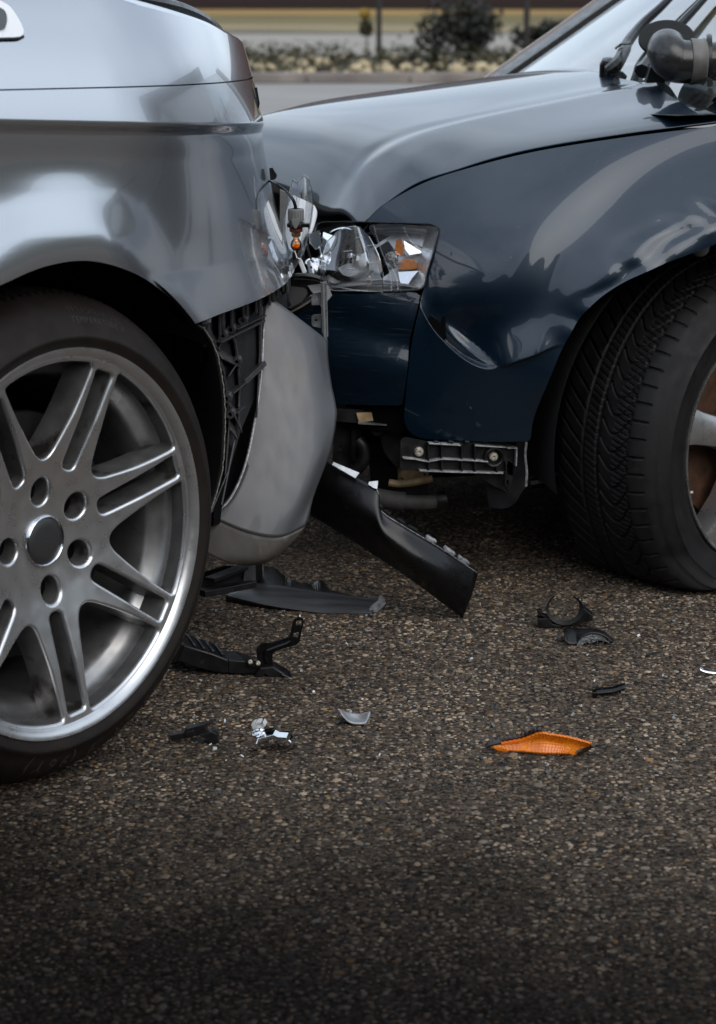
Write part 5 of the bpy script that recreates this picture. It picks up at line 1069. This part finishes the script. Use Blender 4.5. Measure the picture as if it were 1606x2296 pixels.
for k in range(5): obj('tooth',MB().box(PA(*r2(930+k*24,703),gnd(1562)+.009),(.0013,0,0),(0,.003,0),(0,0,.002)),GLOSSB,t,smooth=0)
strip3('chrome_crescent','thin bright chrome crescent at the right edge of the road','trim fragment',[(1510,578),(1540,592),(1580,600),(1640,602),(1700,590)],.005,CHROME,.006,1513)
# orange indicator lens
ol_=thing('indicator_lens','broken orange indicator lens with a ribbed face lying on the road','indicator lens',PZ(np.array(1215.),np.array(1690.)))
oc=[[(236,1022,.012),(330,1006,.016),(440,985,.022),(540,948,.034),(620,957,.033),(712,972,.030),(790,992,.026),(858,1012,.022)],[(262,1040,.008),(350,1030,.010),(450,1018,.014),(545,1000,.020),(625,1006,.019),(705,1018,.017),(775,1032,.014),(825,1042,.012)],[(300,1060,.002),(380,1070,.002),(460,1078,.002),(545,1086,.002),(620,1088,.002),(680,1088,.002),(725,1086,.002),(752,1080,.003)]]
og=np.array([[PZ(*map(np.array,map(float,r2(x,y))),z) for x,y,z in r] for r in oc]);og=np.swapaxes(cr(np.swapaxes(cr(og,18),0,1),18),0,1)
og[...,2]=np.maximum(og[...,2],.003)
gi,gj=np.meshgrid(np.arange(og.shape[0]),np.arange(og.shape[1]),indexing='ij')
og[...,2]+=.0009*np.maximum(0,np.sin(gj*2*np.pi/4.4+gi*.25))**.5+.0006*np.maximum(0,np.sin(gi*2*np.pi/4.0))
ORG=pm('orange ribbed plastic',(.95,.225,.005),.3,coat=.35,var=.2,vs=60)
ob_=ORG.node_tree.nodes['Principled BSDF'];ob_.inputs['Transmission Weight'].default_value=.12;ob_.inputs['Subsurface Weight'].default_value=.15;ob_.inputs['Subsurface Radius'].default_value=(.01,.004,.001)
obj('lens_face',MB().grid(og),ORG,ol_,smooth=50,solid=.002)
RIMD=pm('dark brown lens rim',(.020,.008,.005),.3,coat=.5)
bk_=og[0];obj('rim',MB().tube(bk_[:58]+np.array([0,.003,.0028]),np.interp(np.arange(58),[0,40,57],[.0022,.0038,.0030]),8),RIMD,ol_)
obj('rim',MB().tube(og[6:,-1]+np.array([.003,0,.001]),.0042,8),RIMD,ol_)
obj('rim',MB().tube(np.array([bk_[0]+np.array([-.004,0,-.003]),bk_[0],bk_[14]]),.0035,8),RIMD,ol_)
gm=MB()
for k in range(150):
    y=RNG.uniform(2.75,3.6);x=RNG.uniform(-.10,.15)*y;r=.0008+.0020*RNG.random()**2;q=np.linalg.qr(RNG.normal(size=(3,3)))[0]*r;gm.box((x,y,r*.8),q[0],q[1]*.7,q[2]*.4)
tag(obj('glass_crumbs',gm,pm('pale glass crumbs',(.42,.44,.45),.15,spec=.8,var=.6,vs=90),smooth=0,loc=(0,3.2,0)),'pale crumbs of broken lamp glass scattered on the road','debris',kind='stuff')
# crumbs of glass, plastic and loose grit
cm=MB()
for k in range(420):
    y=RNG.uniform(2.7,3.75);x=RNG.uniform(-.13,.16)*y+RNG.normal()*.02;r=.0009+.0028*RNG.random()**3;a=RNG.normal(size=(3,3))
    q=np.linalg.qr(a)[0]*r;cm.box((x,y,r*.8),q[0],q[1]*.7,q[2]*.5)
tag(obj('debris_crumbs',cm,pm('dark crumbs',(.05,.05,.05),.35,var=.9,vs=60),smooth=0,loc=(0,3.2,0)),'tiny crumbs of glass and plastic strewn over the road','debris',kind='stuff')
